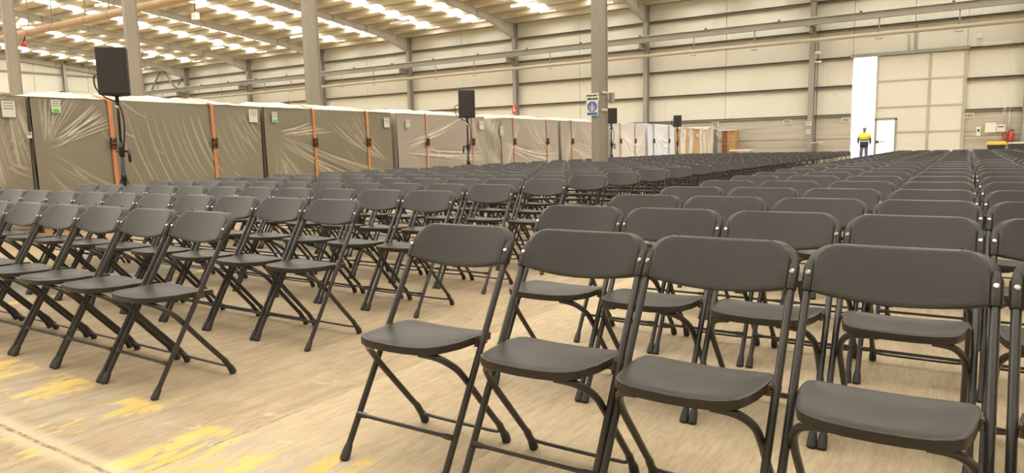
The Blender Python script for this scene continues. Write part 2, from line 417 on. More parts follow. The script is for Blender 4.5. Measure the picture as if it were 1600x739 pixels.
# translucent sheets, one object per strip and slope
strips = []
for cx in COLX:
    for off in (2.8, 6.45):
        strips.append(cx+off)
strips = [s for s in strips if s < 13]
def sheet(x, y0, y1):
    s = MB(); n = max(2, int((y1-y0)/1.4)); 
    for hw0, hw1 in ((-.5, -.04), (.04, .5)):
        s.add([(x+hw0, y0, roofz(y0)-.025), (x+hw1, y0, roofz(y0)-.025), (x+hw1, y1, roofz(y1)-.025), (x+hw0, y1, roofz(y1)-.025)], [(0, 3, 2, 1)])
    return s.build('rooflight', M['sky'], ceil, fix=False)
for s in strips:
    sheet(s, RIDGE+1.2, 37.0); sheet(s, -6, RIDGE-1.2)
# purlins, each a Z section running the length of the hall
py = 37.35; PYS = []
while py > -6.8: PYS.append(py); py -= 1.4
for y in PYS:
    z = roofz(y)-.005; h = .29
    g = MB().box(-75, y-.006, z-h, 14, y+.006, z).box(-75, y-.07, z-.012, 14, y, z).box(-75, y, z-h, 14, y+.075, z-h+.012)
    g.build('purlin', M['purlin'], ceil)
MB().box(-75, 37.62, 8.72, 14, 37.72, 8.98).box(-75, 37.45, 8.72, 14, 37.72, 8.74).build('eaves_beam', M['purlin'], ceil)
# rafters: tapered I beams with haunch at the wall
for cx in COLX[:-1]+[GX+.2]:
    g = MB()
    def top(y): return roofz(y)-.30
    ys = [37.66, 34.9, 30, 24, 18, RIDGE]
    dep = [.90, .40, .37, .37, .37, .66]
    ys2 = ys+[8, 2, -4, -6.9]; dep2 = dep+[.37, .37, .37, .37]
    for i in range(len(ys2)-1):
        ya, yb = ys2[i], ys2[i+1]; da, db = dep2[i], dep2[i+1]
        za, zb = top(ya), top(yb)
        def quad(x0_, x1_, lo, hi):   # lo/hi functions of depth fraction
            vs = []
            for (y, zt, d) in ((ya, za, da), (yb, zb, db)):
                b0 = zt-d if lo == 'b' else zt-.014; t0 = zt-d+.014 if lo == 'b' else zt
                if lo == 'w': b0 = zt-d; t0 = zt
                vs += [(x0_, y, b0), (x1_, y, b0), (x1_, y, t0), (x0_, y, t0)]
            g.add(vs, [(0, 1, 2, 3), (4, 7, 6, 5), (0, 4, 5, 1), (1, 5, 6, 2), (2, 6, 7, 3), (3, 7, 4, 0)])
        quad(cx-.006, cx+.006, 'w', 0); quad(cx-.10, cx+.10, 'b', 0); quad(cx-.10, cx+.10, 't', 0)
        if i == 0: # inner haunch flange line
            quad
    for y in (36.5, 33.7, 30.9, 28.1, 25.3, 22.5): # cleats
        g.box(cx-.09, y-.006, top(y)-.35, cx+.09, y+.006, top(y))
    g.build('rafter', M['rafter'], ceil)
# longitudinal beam over the pillars
MB().box(-75, RIDGE-.1, 8.55, 14, RIDGE+.1, 8.58).box(-75, RIDGE-.01, 8.55, 14, RIDGE+.01, 8.95).box(-75, RIDGE-.1, 8.92, 14, RIDGE+.1, 8.95).build('ridge_beam', M['rafter'], ceil)

# ------------------------------------------------------------------ pillars
PILX = [-6.47, -14.98, -23.6, -32.3]
plab = ['tan steel pillar carrying a blue mandatory sign, standing among the chairs',
        'tan steel pillar rising behind the stack with the amber strap',
        'tan steel pillar rising right behind the nearest black loudspeaker',
        'tan steel pillar at the far left edge behind the wrapped stacks']
for i, X in enumerate(PILX):
    yc = 13.1+.21; w2, d2 = .085, .21; tf = .016; tw = .007
    o = []
    def arc(cx, cy, r, a0, a1, n=4): return [(cx+r*math.cos(a0+(a1-a0)*k/n), cy+r*math.sin(a0+(a1-a0)*k/n)) for k in range(n+1)]
    o = hsec(X, yc, .17, .42, .022, .012)
    e = empty('steel_pillar', (X, yc, 0), label=plab[i], cat='pillar')
    o = [(a-X, b_-yc) for a, b_ in o]
    MB().loft([[(x, y, 0.012) for x, y in o], [(x, y, 10.2) for x, y in o]], smooth=False).build('shaft', M['pillar'], e)
    # boxed web covers between the flanges (pillar reads as a full section)
    MB().box(-.062, -.188, .05, .062, .188, 10.2).build('casing', M['pillar'], e)
    MB().box(-.2, -.32, 0, .2, .32, .02).build('base_plate', M['pillar'], e)
# crane beam and pipe along the wall
gb = empty('runway_beam', (0, WY-1.1, 6.62), label='long grey steel crane runway beam bracketed off the wall columns', cat='beam')
MB().box(-67, -.10, .03, 9, .10, .05).box(-67, -.008, .05, 9, .008, .33).box(-67, -.10, .33, 9, .10, .35).build('beam', M['steel'], gb)
MB().box(-67, -.03, .35, 9, .03, .385).build('rail', M['white'], gb)
x = -.82-3.63*18
while x < 9:
    MB().box(x-.05, -.08, .35, x+.05, .08, .42).build('rail_clip', M['dark'], gb); x += 3.62
wp = empty('sprinkler_pipe', (0, WY-1.1, 5.90), label='tan pipe slung on rods beneath the grey runway beam', cat='pipe')
MB().tube([(-67, 0, 0), (-30, 0, .02), (9, 0, .05)], .095, 12).build('pipe', M['pipe'], wp)
for x in sorted([cx+o for cx in COLX[:-1] for o in (-2.6, 2.95)]):
    MB().tube([(x, 0, .08), (x, 0, .74)], .03, 6).build('hanger_rod', M['steel'], wp)
    MB().tube([(x-.16, 0, -.14), (x-.10, 0, -.17), (x+.10, 0, -.17), (x+.16, 0, -.14)], .025, 6).build('clamp', M['steel'], wp)
fp = empty('fire_main', (0, 14.4, 6.28), label='thick copper-coloured pipe crossing under the roof at upper left', cat='pipe')
MB().tube([(-60, 0, .05), (-34, 0, .02), (-20, 0, -.03), (8, 0, -.1)], .14, 16).build('pipe', M['copper'], fp)
for x in (-58, -52, -46, -40, -33.2, -31.2, -28.6, -26.9, -20.5, -14):
    MB().tube([(x, 0, .1), (x, 0, 4.4)], .022, 6).build('hanger_rod', M['steel'], fp)
    MB().tube([(x, 0, 0), (x+.05, 0, 0)], .155, 16).build('collar', M['copper'], fp)

# ------------------------------------------------------------------ sliding door
sd = struct(empty('door_1', (0, WY-.02, 0)))
T = .07
xs = [DX1, -1.80, DR]; zs = [0.02, 1.49, 2.66, 3.88, 5.02]
PD0, PD1, PDH = -3.93, -3.12, 2.06      # wicket door
for i in range(2):
    for j in range(4):
        xa, xb = xs[i]+.05, xs[i+1]-.05; za, zb = zs[j], zs[j+1]
        if i == 0 and j == 0: xa = PD1+.08
        if i == 0 and j == 1:
            MB().box(xa, -.05, PDH+.1, PD1+.08, 0, zb).build('door_panel', M['doorp'], sd); xa = PD1+.08
        MB().box(xa, -.05, za, xb, 0, zb).build('door_panel', M['doorp'], sd)
for x in (DX1+.02, -1.80, DR-.03):
    MB().box(x-.045, -.09, 0, x+.045, -.0501, 5.05).build('stile', M['doorf'], sd)
for j, z in enumerate(zs[1:-1]):
    for i in range(2):
        x0_ = xs[i]+.06 if not (i == 0 and j == 0) else PD1+.1
        MB().box(x0_, -.08, z-.035, xs[i+1]-.05, -.0501, z+.035).build('rail', M['doorf'], sd)
MB().box(PD1+.02, .0, 0, DR, .03, 5.1).box(DX1, .0, PDH+.02, PD1+.02, .03, 5.1).build('backing', M['doorf'], sd)
MB().box(DX0-.1, -.16, 5.05, DR+.1, -.0, 5.2).box(DX0-.1, -.20, 5.05, DR+.1, -.16, 5.12).build('track', M['track'], sd)
MB().box(DR-.02, -.11, 0, DR+.06, 0, 5.06).build('jamb', M['doorf'], sd)
# wicket frame + frosted leaf + lock
MB().box(PD0-.02, -.10, 0, PD0+.05, -.02, PDH+.07).box(PD1-.0, -.10, 0, PD1+.08, -.02, PDH+.07).box(PD0-.02, -.10, PDH, PD1+.08, -.02, PDH+.08).build('wicket_frame', M['track'], sd)
wl = MB().box(PD0+.05, -.06, .02, PD1, -.045, PDH).build('wicket_leaf', M['frost'], sd)
MB().box(PD0+.02, -.13, .98, PD0+.16, -.06, 1.10).box(PD0+.16, -.12, 1.03, PD0+.42, -.10, 1.06).build('lock', M['dark'], wl)

# ------------------------------------------------------------------ wall fittings
def vent(x, z, lab):
    e = empty('wall_vent', (x, WY-.06, z), label=lab, cat='vent', group=None)
    MB().box(-.18, -.05, -.12, .18, -.001, .12).build('casing', M['white'], e)
    for k in range(3): MB().box(-.14+k*.10, -.06, -.08, -.06+k*.10, -.0501, .08).build('grille', M['greyp'], e)
vent(-.21, 2.14, 'white wall vent just right of the sliding door')
vent(-5.25, 2.14, 'white wall vent just left of the bright doorway')
vent(-7.95, 2.15, 'white wall vent left of the wall column with the camera')
vent(-11.6, 2.16, 'white wall vent above the cardboard and plank stacks')
e = empty('switch_box', (.8, WY-.06, 1.56), label='white electrical switch boxes on the concrete beside the sliding door', cat='electrical box')
MB().box(-.38, -.14, -.2, .02, -.001, .22).build('cabinet', M['white'], e)
MB().box(.04, -.12, -.18, .36, -.001, .14).build('cabinet', M['paper'], e)
MB().box(.08, -.13, .02, .30, -.1201, .06).build('window_strip', M['ink'], e)
for x in (-.0+.26, .32): MB().tube([(x, -.04, .14), (x, -.04, .95)], .018, 6).build('conduit', M['white'], e)
e = empty('conduit_drop', (1.28, WY-.10, 1.3), label='thin pale conduit dropping to the extinguisher', cat='conduit')
MB().tube([(0, 0, 0), (0, 0, 1.1)], .018, 6).build('conduit', M['white'], e)
e = empty('call_point', (.18, WY-.06, 1.42), label='small white call point between the vent and the switch boxes', cat='call point')
MB().box(-.08, -.06, -.2, .08, -.001, .2).build('backplate', M['white'], e); MB().tube([(0, -.10, .05), (0, -.0601, .05)], .05, 10).build('button', M['dark'], e)
def extinguisher(x, y, z, lab, s=1.0):
    e = empty('fire_extinguisher', (x, y, z), label=lab, cat='fire extinguisher', group=None)
    MB().tube([(0, 0, 0), (0, 0, .03*s), (0, 0, .36*s), (0, 0, .43*s), (0, 0, .45*s)], .09*s, 12, rs=[.08*s, .09*s, .09*s, .05*s, .03*s]).build('cylinder', M['red'], e)
    MB().box(-.03*s, -.02*s, .45*s, .09*s, .02*s, .5*s).build('handle', M['dark'], e)
    MB().tube(catmull([(.02, 0, .46*s), (-.10*s, -.02, .42*s), (-.12*s, -.02, .2*s)], 4), .012, 6).build('hose', M['cable'], e)
extinguisher(1.38, WY-.22, .97, 'red fire extinguisher hanging above the white table end at right')
extinguisher(1.16, WY-.2, 1.0, 'smaller red extinguisher left of the hanging red extinguisher', .7)
e = empty('fire_hose_label', (-1, 0, 0)) if False else None
# tube lamp + detector above door right
e = empty('wall_tube_lamp', (.68, WY-.16, 5.2), label='white tube lamp on the wall above right of the sliding door', cat='lamp')
MB().box(-.56, -.06, -.02, .56, .06, .05).build('body', M['white'], e)
MB().tube([(-.54, 0, -.05), (.54, 0, -.05)], .035, 8).build('tube', M['tubeoff'], e)
e = empty('detector', (.02, WY-.001, 5.6), label='small white detector box on cladding above the sliding door', cat='detector')
MB().box(-.11, -.1, -.11, .11, 0, .11).build('case', M['white'], e)
for x in (-2.7, -2.4):
    tag(MB().tube([(x, WY-.05, 5.22), (x, WY-.05, 6.35 if x > -2.5 else 5.9)], .018, 6).build('conduit', M['steel']), 'thin grey conduit rising from the door track, %s of the pair' % ('taller' if x > -2.5 else 'shorter'), 'conduit')
e = empty('security_camera', (-6.62, WY-.55, 5.4), label='white security camera on the wall column left of the doorway', cat='camera')
MB().tube([(0, 0, 0), (.22, -.08, -.02)], .07, 10).build('body', M['white'], e)
MB().tube([(.2, -.07, -.5), (.2, -.07, -.4)], .09, 10).build('dome', M['white'], e)
MB().tube([(-.02, .1, -.45), (-.02, .1, .05)], .02, 6).box(-.05, .04, -.46, .2, .07, -.40).build('bracket', M['white'], e)
tag(MB().tube([(-6.52, WY-.51, 0.02), (-6.52, WY-.51, 6.2)], .018, 6).build('cable_run', M['dark']), 'dark cable run down the wall column left of the doorway', 'cable')
def wsign(x, z, w_, h, mt, lab, y=WY-.50, extra=None, name='sign'):
    e = empty(name, (x, y, z), label=lab, cat='sign')
    MB().box(-w_/2, -.006, -h/2, w_/2, 0, h/2).build('plate', M[mt], e)
    if extra: extra(e, w_, h)
    return e
def lines_(e, w_, h):
    for k in range(3): MB().box(-w_*.36, -.010, h*.3-k*h*.25-.015, w_*.36, -.0061, h*.3-k*h*.25+.015).build('print', M['greyp'], e)
wsign(-6.85, 2.02, .26, .18, 'white', 'white notice upper of two on the wall column by the doorway', extra=lines_)
wsign(-6.86, 1.62, .2, .22, 'white', 'white notice lower of two on the wall column by the doorway', extra=lines_)
def firesym(e, w_, h):
    MB().box(-.06, -.012, -.12, .0, -.0061, .1).box(-.07, -.012, .1, .03, -.0061, .14).build('extinguisher_symbol', M['white'], e)
    MB().add([(.04, -.012, -.02), (.11, -.012, -.02), (.075, -.012, -.14)], [(0, 1, 2)]).build('arrow', M['white'], e)
wsign(-24.12, 3.5, .30, .46, 'red', 'red extinguisher sign on the wall column above the wrapped stacks', extra=firesym)
tag(MB().box(GX+.145, 26.8, 5.3, GX+.4, 28.0, 6.3).build('hose_cabinet', M['red']), 'red cabinet on the far left wall peeping over the wrapped stacks', 'cabinet')
# signs strapped to the pillar
def text(s, size, loc, mt, parent, name='lettering'):
    cu = bpy.data.curves.new(name, 'FONT'); cu.body = s; cu.size = size; cu.align_x = 'CENTER'; cu.align_y = 'CENTER'; cu.extrude = .0015; cu.offset = .0022
    tmp = bpy.data.objects.new(name, cu); C.objects.link(tmp); me = bpy.data.meshes.new_from_object(tmp.evaluated_get(bpy.context.evaluated_depsgraph_get())); bpy.data.objects.remove(tmp)
    me.materials.clear(); o = bpy.data.objects.new(name, me); C.objects.link(o); o.location = loc; o.rotation_euler = (math.pi/2, 0, 0); o.data.materials.append(mt); o.parent = parent
    return o
e = empty('hall_sign', (-6.51, 13.07, 2.075), 0.12, label='cream sign with two lines of black capitals on the pillar', cat='sign')
MB().box(-.135, -.006, -.08, .135, 0, .08).build('plate', M['cream'], e)
text('NAVE ART. 1', .045, (0, -.009, .033), M['ink'], e); text('MERCEDES', .047, (0, -.009, -.033), M['ink'], e)
e = empty('safety_sign', (-6.52, 13.07, 1.875), 0.12, label='blue and white mandatory sign on the pillar below the cream sign', cat='sign')
MB().box(-.125, -.006, -.17, .125, 0, .125).build('plate', M['white'], e)
MB().add([(.105*math.cos(a*math.pi/12), -.009, .012+.105*math.sin(a*math.pi/12)) for a in range(24)], [tuple(range(24))]).build('disc', M['blue'], e)
MB().add([(-.028, -.012, -.075), (.028, -.012, -.075), (.012, -.012, .05), (-.012, -.012, .05)], [(0, 1, 2, 3)]).add([(.018*math.cos(a*math.pi/6), -.012, .066+.018*math.sin(a*math.pi/6)) for a in range(12)], [tuple(range(12))]).build('figure', M['white'], e)
for sx in (-1, 1): MB().add([(sx*.045, -.012, -.05), (sx*.062, -.012, -.05), (sx*.062, -.012, .04), (sx*.045, -.012, .04)], [(0, 1, 2, 3)]).build('side_mark', M['paper'], e)
MB().box(-.11, -.009, -.155, .11, -.0061, -.105).build('caption_bar', M['blue'], e)
for k, z in enumerate((2.18, 1.83)):
    tag(MB().box(-6.37, 13.2, z-.02, -6.362, 13.45, z+.02).build('cable_tie', M['paper']), '%s pale strap holding the signs to the pillar' % ('upper' if k == 0 else 'lower'), 'strap')
tag(MB().box(-6.38, 13.54, 1.98, -6.30, 13.66, 2.18).build('junction_box', M['steel']), 'small grey box on the far side of the signed pillar', 'junction box')

# ------------------------------------------------------------------ roof lamps
def tubelamp(x, y, z, on, lab, L=1.45):
    e = empty('fluorescent_lamp', (x, y, z), label=lab, cat='lamp', group='tube lamps hung under the roof')
    MB().box(-L/2, -.07, 0, L/2, .07, .06).build('housing', M['steel'], e)
    MB().add([(-L/2, -.085, -.0), (L/2, -.085, 0), (L/2, -.05, -.07), (-L/2, -.05, -.07), (-L/2, .085, 0), (L/2, .085, 0), (L/2, .05, -.07), (-L/2, .05, -.07)],
             [(0, 1, 2, 3), (4, 7, 6, 5), (3, 2, 6, 7), (0, 3, 7, 4), (1, 5, 6, 2)]).build('diffuser', M['tubeon' if on else 'tubeoff'], e)
    for sx in (-.5, .5): MB().tube([(sx, 0, .06), (sx, 0, roofz(y)-z-.02)], .008, 5).build('hanger_rod', M['steel'], e)
tubelamp(-42.7, 22.5, 9.9, True, 'lit tube lamp at the top left edge, above the copper-coloured pipe')
tubelamp(-47.2, 33.0, 8.95, True, 'lit tube lamp hanging midway between the two left pillars with stacks in front')
tubelamp(-55.8, 32.7, 8.98, True, 'lit tube lamp lowest at left, beside the pillar behind the loudspeaker')
tubelamp(-38.6, 33.2, 8.93, True, 'lit tube lamp half hidden by the second pillar')
tubelamp(-21.0, 33.7, 8.9, True, 'lit tube lamp nearest the pillar with the signs')
tubelamp(-29.75, 33.5, 8.91, False, 'unlit cream tube lamp beside the middle skylight strip')
e = empty('bell_lamp', (-52.3, 22.4, 9.75), label='bell-shaped bay lamp hanging at far left under the roof', cat='lamp')
MB().tube([(0, 0, .9), (0, 0, .5), (0, 0, .45), (0, 0, .3), (0, 0, .05)], .2, 14, rs=[.03, .08, .12, .2, .42], cap=False).build('shade', M['white'], e)
MB().tube([(0, 0, .25), (0, 0, .08)], .2, 12, rs=[.16, .3]).build('bulb', M['tubeon'], e)
e = empty('emergency_light', (-36.4, 24.2, 8.70), label='small white box hanging under the rafter by the copper pipe', cat='light')
MB().box(-.2, -.12, -.18, .2, .12, .18).build('case', M['white'], e); MB().tube([(0, 0, .18), (0, 0, 1.1)], .03, 6).build('hanger', M['dark'], e)
e = empty('alarm_bell', (-33.6, 14.3, 5.75), label='small red bell below the copper pipe by the far left pillar', cat='alarm')
MB().tube([(0, 0, .22), (0, 0, .14), (0, 0, .0)], .1, 10, rs=[.03, .10, .12]).build('bell', M['red'], e)
MB().tube([(0, .02, .2), (0, .1, .45)], .03, 6).build('bracket', M['dark'], e)

# ------------------------------------------------------------------ wrapped stacks
import numpy as np
BX = -11.0
def wrap_front(rng, L, H, nfold, style, res=.022):
    wk = max(1.0, res/.016)
    nu = int(L/res); nv = int(H/res)
    U, V = np.meshgrid(np.linspace(0, L, nu+1), np.linspace(0, H, nv+1))
    D = np.zeros_like(U); Bn = np.zeros_like(U)
    def crease(p0, p1, p2, amp, wd):
        nonlocal D, Bn
        n = 26; best = np.full(U.shape, 9.0); tb = np.zeros_like(U)
        for k in range(n):
            ta, tb_ = k/n, (k+1)/n
            q = lambda t: ((1-t)**2*p0[0]+2*t*(1-t)*p1[0]+t*t*p2[0], (1-t)**2*p0[1]+2*t*(1-t)*p1[1]+t*t*p2[1])
            a, b_ = q(ta), q(tb_); dx, dy = b_[0]-a[0], b_[1]-a[1]; l2 = dx*dx+dy*dy+1e-9
            s = np.clip(((U-a[0])*dx+(V-a[1])*dy)/l2, 0, 1)
            d = np.hypot(U-a[0]-s*dx, V-a[1]-s*dy); mk = d < best
            best = np.where(mk, d, best); tb = np.where(mk, ta+s/n, tb)
        fade = np.sin(np.pi*np.clip(tb, .02, .98))**.5
        g = np.exp(-(best/wd)**2)*fade
        D += amp*g-.35*amp*np.exp(-((best-1.9*wd)/(wd*1.2))**2)*fade
        Bn = np.maximum(Bn, g*min(1, amp/.016))
    for q_ in style:
        if len(q_) == 10:
            ax0, ay0, ax1, ay1, bx0, by0, bx1, by1, n, sag = q_
            for k in range(n):
                t = (k+rng.random()*.5)/(n-.5)
                p0 = ((ax0+(ax1-ax0)*t)*L, (ay0+(ay1-ay0)*t)*H+rng.normal(0, .05)); p2 = ((bx0+(bx1-bx0)*t)*L+rng.normal(0, .03), (by0+(by1-by0)*t)*H)
                mid = (p0[0]*.62+p2[0]*.38, (p0[1]*.38+p2[1]*.62)-sag*H)
                crease(p0, mid, p2, .006+.014*rng.random()**2, wk*(.006+.010*rng.random()))
            continue
        fx, fy, tx0, tx1, ty0, ty1, n, sag = q_
        n = int(n*2.0)
        for k in range(n):
            t = (k+rng.random()*.6)/max(1, n-.4)
            ex, ey = (tx0+(tx1-tx0)*t)*L, (ty0+(ty1-ty0)*t)*H
            sx_, sy_ = fx*L+rng.normal(0, .03), fy*H+rng.normal(0, .05)
            f0 = .05+.25*rng.random()
            p0 = (sx_+(ex-sx_)*f0, sy_+(ey-sy_)*f0)
            mid = ((p0[0]+ex)/2+rng.normal(0, .04), (p0[1]+ey)/2-sag*H*(.6+.8*rng.random()))
            crease(p0, mid, (ex, ey), .007+.013*rng.random()**2, wk*(.006+.009*rng.random()))
    for k in range(nfold):
        cx, cy = rng.random()*L, rng.random()*H; a = rng.normal(-.55, .16); l = .2+.4*rng.random()
        crease((cx, cy), (cx+l/2*math.cos(a), cy+l/2*math.sin(a)-.04), (cx+l*math.cos(a), cy+l*math.sin(a)), .004+.006*rng.random(), wk*(.008+.008*rng.random()))
    # slight inward pull at the bottom, pinned to the goods
    D += .012*np.sin(U*2.3+1)*np.sin(V*2.9)
    return U, V, D, Bn, nu, nv
def stack(y0, y1, film, label, straps, style, seed, H=1.93, extra=None, gapfilm=False, hip=.16, top='filmtop', nfold=14, res=.022, tied='orange'):
    rng = np.random.default_rng(seed)
    L = y1-y0; e = empty('wrapped_stack', (BX, y0, 0), label=label, cat='wrapped stack', group=None)
    MB().box(-2.3, .03, .0, -.03, L-.03, .12).build('pallet', M['plank'], e)
    MB().box(-2.3, .02, .12, -.03, L-.02, H-.02).build('goods', M['enddark'], e)
    U, V, D, Bn, nu, nv = wrap_front(rng, L, H-.1, nfold, style, res)
    vs = np.stack([np.clip(D, -.02, .08)+.005, U, V+.1], -1).reshape(-1, 3)
    nrow = nu+1
    fs = [(j*nrow+i, j*nrow+i+1, (j+1)*nrow+i+1, (j+1)*nrow+i) for j in range(nv) for i in range(nu)]
    me = bpy.data.meshes.new('film_wrap'); me.from_pydata(vs.tolist(), [], fs)
    at = me.attributes.new('bunch', 'FLOAT', 'POINT'); at.data.foreach_set('value', Bn.reshape(-1).astype('f'))
    me.polygons.foreach_set('use_smooth', [True]*len(fs)); me.materials.append(M[film]); me.update()
    link('film_wrap', me, e)
    # loose hipped top sheet
    n = 22; rows = []
    for k in range(6):
        f = k/5; r = []
        for i in range(n+1):
            u = i/n; edge = min(u*L/.55, (1-u)*L/.55, 1)
            z = H+hip*math.sin(f*math.pi/2)*edge**.8+(rng.normal(0, .012) if 0 < i < n and k else 0)
            r.append((.012-f*1.15, -.01+u*(L+.02), z if k else H+rng.normal(0, .004)))
        rows.append(r)
    g = MB(); vs = [v for r in rows for v in r]
    vs += [(-2.3, v[1], H) for v in rows[-1]]
    fs = [(k*(n+1)+i, k*(n+1)+i+1, (k+1)*(n+1)+i+1, (k+1)*(n+1)+i) for k in range(6) for i in range(n)]
    g.add(vs, fs, True); t = g.build('top_sheet', M[top], e)
    # end film, gathered into vertical pleats
    rows = []
    for k in range(9):
        x = .005-k*.28; rows.append([(x, -.02-.03*abs(math.sin(j*1.3+k*2.1))*(1 if k % 2 else .3), .1+(H-.1)*j/8) for j in range(9)])
    g = MB(); vs = [v for r in rows for v in r]; g.add(vs, [(k*9+j, k*9+j+1, (k+1)*9+j+1, (k+1)*9+j) for k in range(8) for j in range(8)], True)
    g.build('end_film', M[film], e)
    if gapfilm:   # clear film stretched in pleats over the gap to the stack before it
        gw = gapfilm; nx, nz = 24, 30; vs = []
        for j in range(nz+1):
            for i in range(nx+1):
                u = i/nx; z = .1+(H-.14)*j/nz
                vs.append((-.035+.03*math.sin(u*22+math.sin(j*.35)*2.2)*(.5+.5*math.sin(u*math.pi))+.02*math.sin(j*.5+u*5), -gw*1.0+u*gw*1.0, z))
        g = MB(); g.add(vs, [(j*(nx+1)+i, j*(nx+1)+i+1, (j+1)*(nx+1)+i+1, (j+1)*(nx+1)+i) for j in range(nz) for i in range(nx)], True)
        g.build('bridging_film', M[film if gw < .5 else 'film2b'], e)
    for k, (sy, col) in enumerate(straps):
        s = sy-y0; off = .035
        prof = [(off, .12), (off, H-.02), (.02, H+.025), (-.5, H+hip*.8+.02), (-1.1, H+hip+.03), (-2.2, H+.03)]
        g = MB(); vs = []
        for j, (x, z) in enumerate(prof):
            sl = .05*(1-j/2) if j < 2 else -.03*(j-1)
            vs += [(x, s-.03+sl, z), (x, s+.03+sl, z)]
        fs = [(2*j, 2*j+1, 2*j+3, 2*j+2) for j in range(len(prof)-1)]
        g.add(vs, fs); g.add([(v[0]-.004, v[1], v[2]-.002) for v in vs], [f[::-1] for f in fs])
        st = g.build('strap', M[col], e, fix=False)
        zz = H*.66
        r = MB().box(off+.002, s-.035+.02, zz-.07, off+.03, s+.045+.02, zz-.03).box(off+.002, s-.035+.02, zz+.03, off+.03, s+.045+.02, zz+.07)
        for b2 in (-.03, .04): r.box(off+.002, s+b2+.015, zz-.09, off+.045, s+b2+.025, zz+.09)
        r.tube([(off+.03, s-.04+.02, zz), (off+.03, s+.05+.02, zz)], .02, 8)
        r.build('ratchet', M['ratchet'], st)
    for (ly, lz, lw, lh, green) in (extra or ()):
        p = MB().box(.04, ly-y0-lw/2, lz-lh/2, .046, ly-y0+lw/2, lz+lh/2).build('paper_label', M['paper'], e)
        if green:
            MB().add([(.047, ly-y0+.045*math.cos(a*math.pi/8), lz-lh*.36+.032*math.sin(a*math.pi/8)) for a in range(16)], [tuple(range(16))]).build('green_dot', M['green'], p)
        for q in range(3):
            MB().box(.0461, ly-y0-lw*.38, lz+lh*(.38-.17*q)-.006, .048, ly-y0+lw*.38, lz+lh*(.38-.17*q)+.006).build('print', M['greyp'], p)
    return e
SW = [(.02, .72, .95, .2, .98, 1.0, 8, .02), (.02, .72, .98, .75, .7, -.05, 9, .03), (.98, .85, .35, .15, .6, .02, 8, .22), (1.0, .55, .45, .9, 1., 1., 6, .18), (1.0, .3, .3, .1, .15, .0, 4, .06)]
S1 = [(.04, .62, .02, .18, 1.0, 1.0, 7, .0), (.05, .62, .22, .30, .95, .78, 5, .0), (.30, .86, .90, .90, .42, .16, 1.0, .50, 17, .03),
      (.06, .58, .06, .18, .62, .06, .40, .02, 7, .06), (.12, .22, .12, .08, .99, .24, .99, .10, 6, .07), (.82, .92, .93, .93, .97, .55, 1.0, .70, 5, .02)]
S2 = [(.05, .72, .95, .7, .30, .0, 9, .06), (.05, .72, .5, .3, .75, .85, 5, .02), (1.0, .35, .45, .7, .85, 1.0, 6, .12), (.06, .60, .05, .4, .0, .0, 7, .0)]
S3 = [(.05, .55, .75, .5, 1.0, .75, 7, .0), (.05, .52, .95, .98, .50, .35, 5, .03), (.95, .45, .72, .85, 1.0, 1.0, 5, .0), (.3, .6, .4, .55, .5, .4, 4, .0)]
S4 = [(.40, .8, .75, .8, .62, .30, .95, .38, 9, .05), (.02, .62, .98, .98, .5, .05, 9, .12), (.9, .4, .35, .75, .95, 1, 8, .25), (.03, .1, .2, .3, .9, .9, 3, .0)]
S6 = [(.1, .9, .6, .9, .5, .2, 1.0, .3, 7, .06), (.1, .95, .7, .98, .2, .8, 10, .3), (.5, .98, .1, .9, .0, .3, 8, .2)]
def yat(px_, D=11.0):     # distance along Y of a pixel column on the line X=-D at about 1.9 m height
    lo, hi = .2, 60
    for _ in range(50):
        mdl = (lo+hi)/2
        if proj((-D, mdl, 1.7))[0] < px_: lo = mdl
        else: hi = mdl
    return (lo+hi)/2
def zat(px_, py_, D=10.96):
    y = yat(px_); lo, hi = 0, 4
    for _ in range(40):
        mdl = (lo+hi)/2
        if proj((-D, y, mdl))[1] > py_: lo = mdl
        else: hi = mdl
    return (lo+hi)/2
def lab_(px0, py0, px1, py1, g):
    ya, yb = yat(px0), yat(px1); za, zb = zat((px0+px1)/2, py0), zat((px0+px1)/2, py1)
    return ((ya+yb)/2, (za+zb)/2, yb-ya, za-zb, g)
stack(yat(-130), yat(41), 'film', 'film-wrapped stack at the far left edge, nearest of the row', [(yat(-80), 'orange')], S1+SW[:1], 1,
      extra=[lab_(1, 158, 22, 183, False), lab_(36, 206, 44, 216, False)], res=.02)
stack(yat(49), yat(406), 'film', 'film-wrapped stack behind the nearest loudspeaker, with two orange straps', [(yat(168), 'orange'), (yat(328), 'orange')], S1, 2, gapfilm=yat(49)-yat(41)-.01,
      extra=[lab_(79, 156, 93, 176, True), lab_(387, 171, 400, 191, False)], nfold=16, res=.0155)
stack(yat(413), yat(611), 'film', 'film-wrapped stack with one orange and one amber strap below the second pillar', [(yat(487), 'orange'), (yat(571), 'yelstrap')], S2, 3,
      extra=[lab_(423, 175, 431, 191, True), lab_(598, 184, 606, 199, False)], nfold=14, res=.0165)
stack(yat(620), yat(757), 'film2', 'film-wrapped stack behind the second loudspeaker', [(yat(664), 'pink'), (yat(736), 'pink')], S3, 4,
      extra=[lab_(632, 187, 638, 201, True), lab_(747, 189, 754, 202, False)], nfold=8, res=.022)
stack(yat(783), yat(872), 'film2', 'film-wrapped stack with rust straps, right of the bunched clear film', [(yat(801), 'pink'), (yat(853), 'pink')], S4, 5,
      extra=[lab_(779.5, 197, 784, 212, True)], gapfilm=yat(783)-yat(757)-.01, res=.028, nfold=4)
stack(yat(876), yat(950), 'film2', 'film-wrapped stack partly hidden by the signed pillar', [(yat(892), 'pink')], S4, 6, res=.028, nfold=4)
stack(yat(956), yat(1008), 'film3', 'pale daylight-tinted wrinkled film-wrapped stack just right of the signed pillar', [(yat(968), 'pink'), (yat(991), 'pink')], S6, 7, res=.05, nfold=4, hip=.08, top='film3')
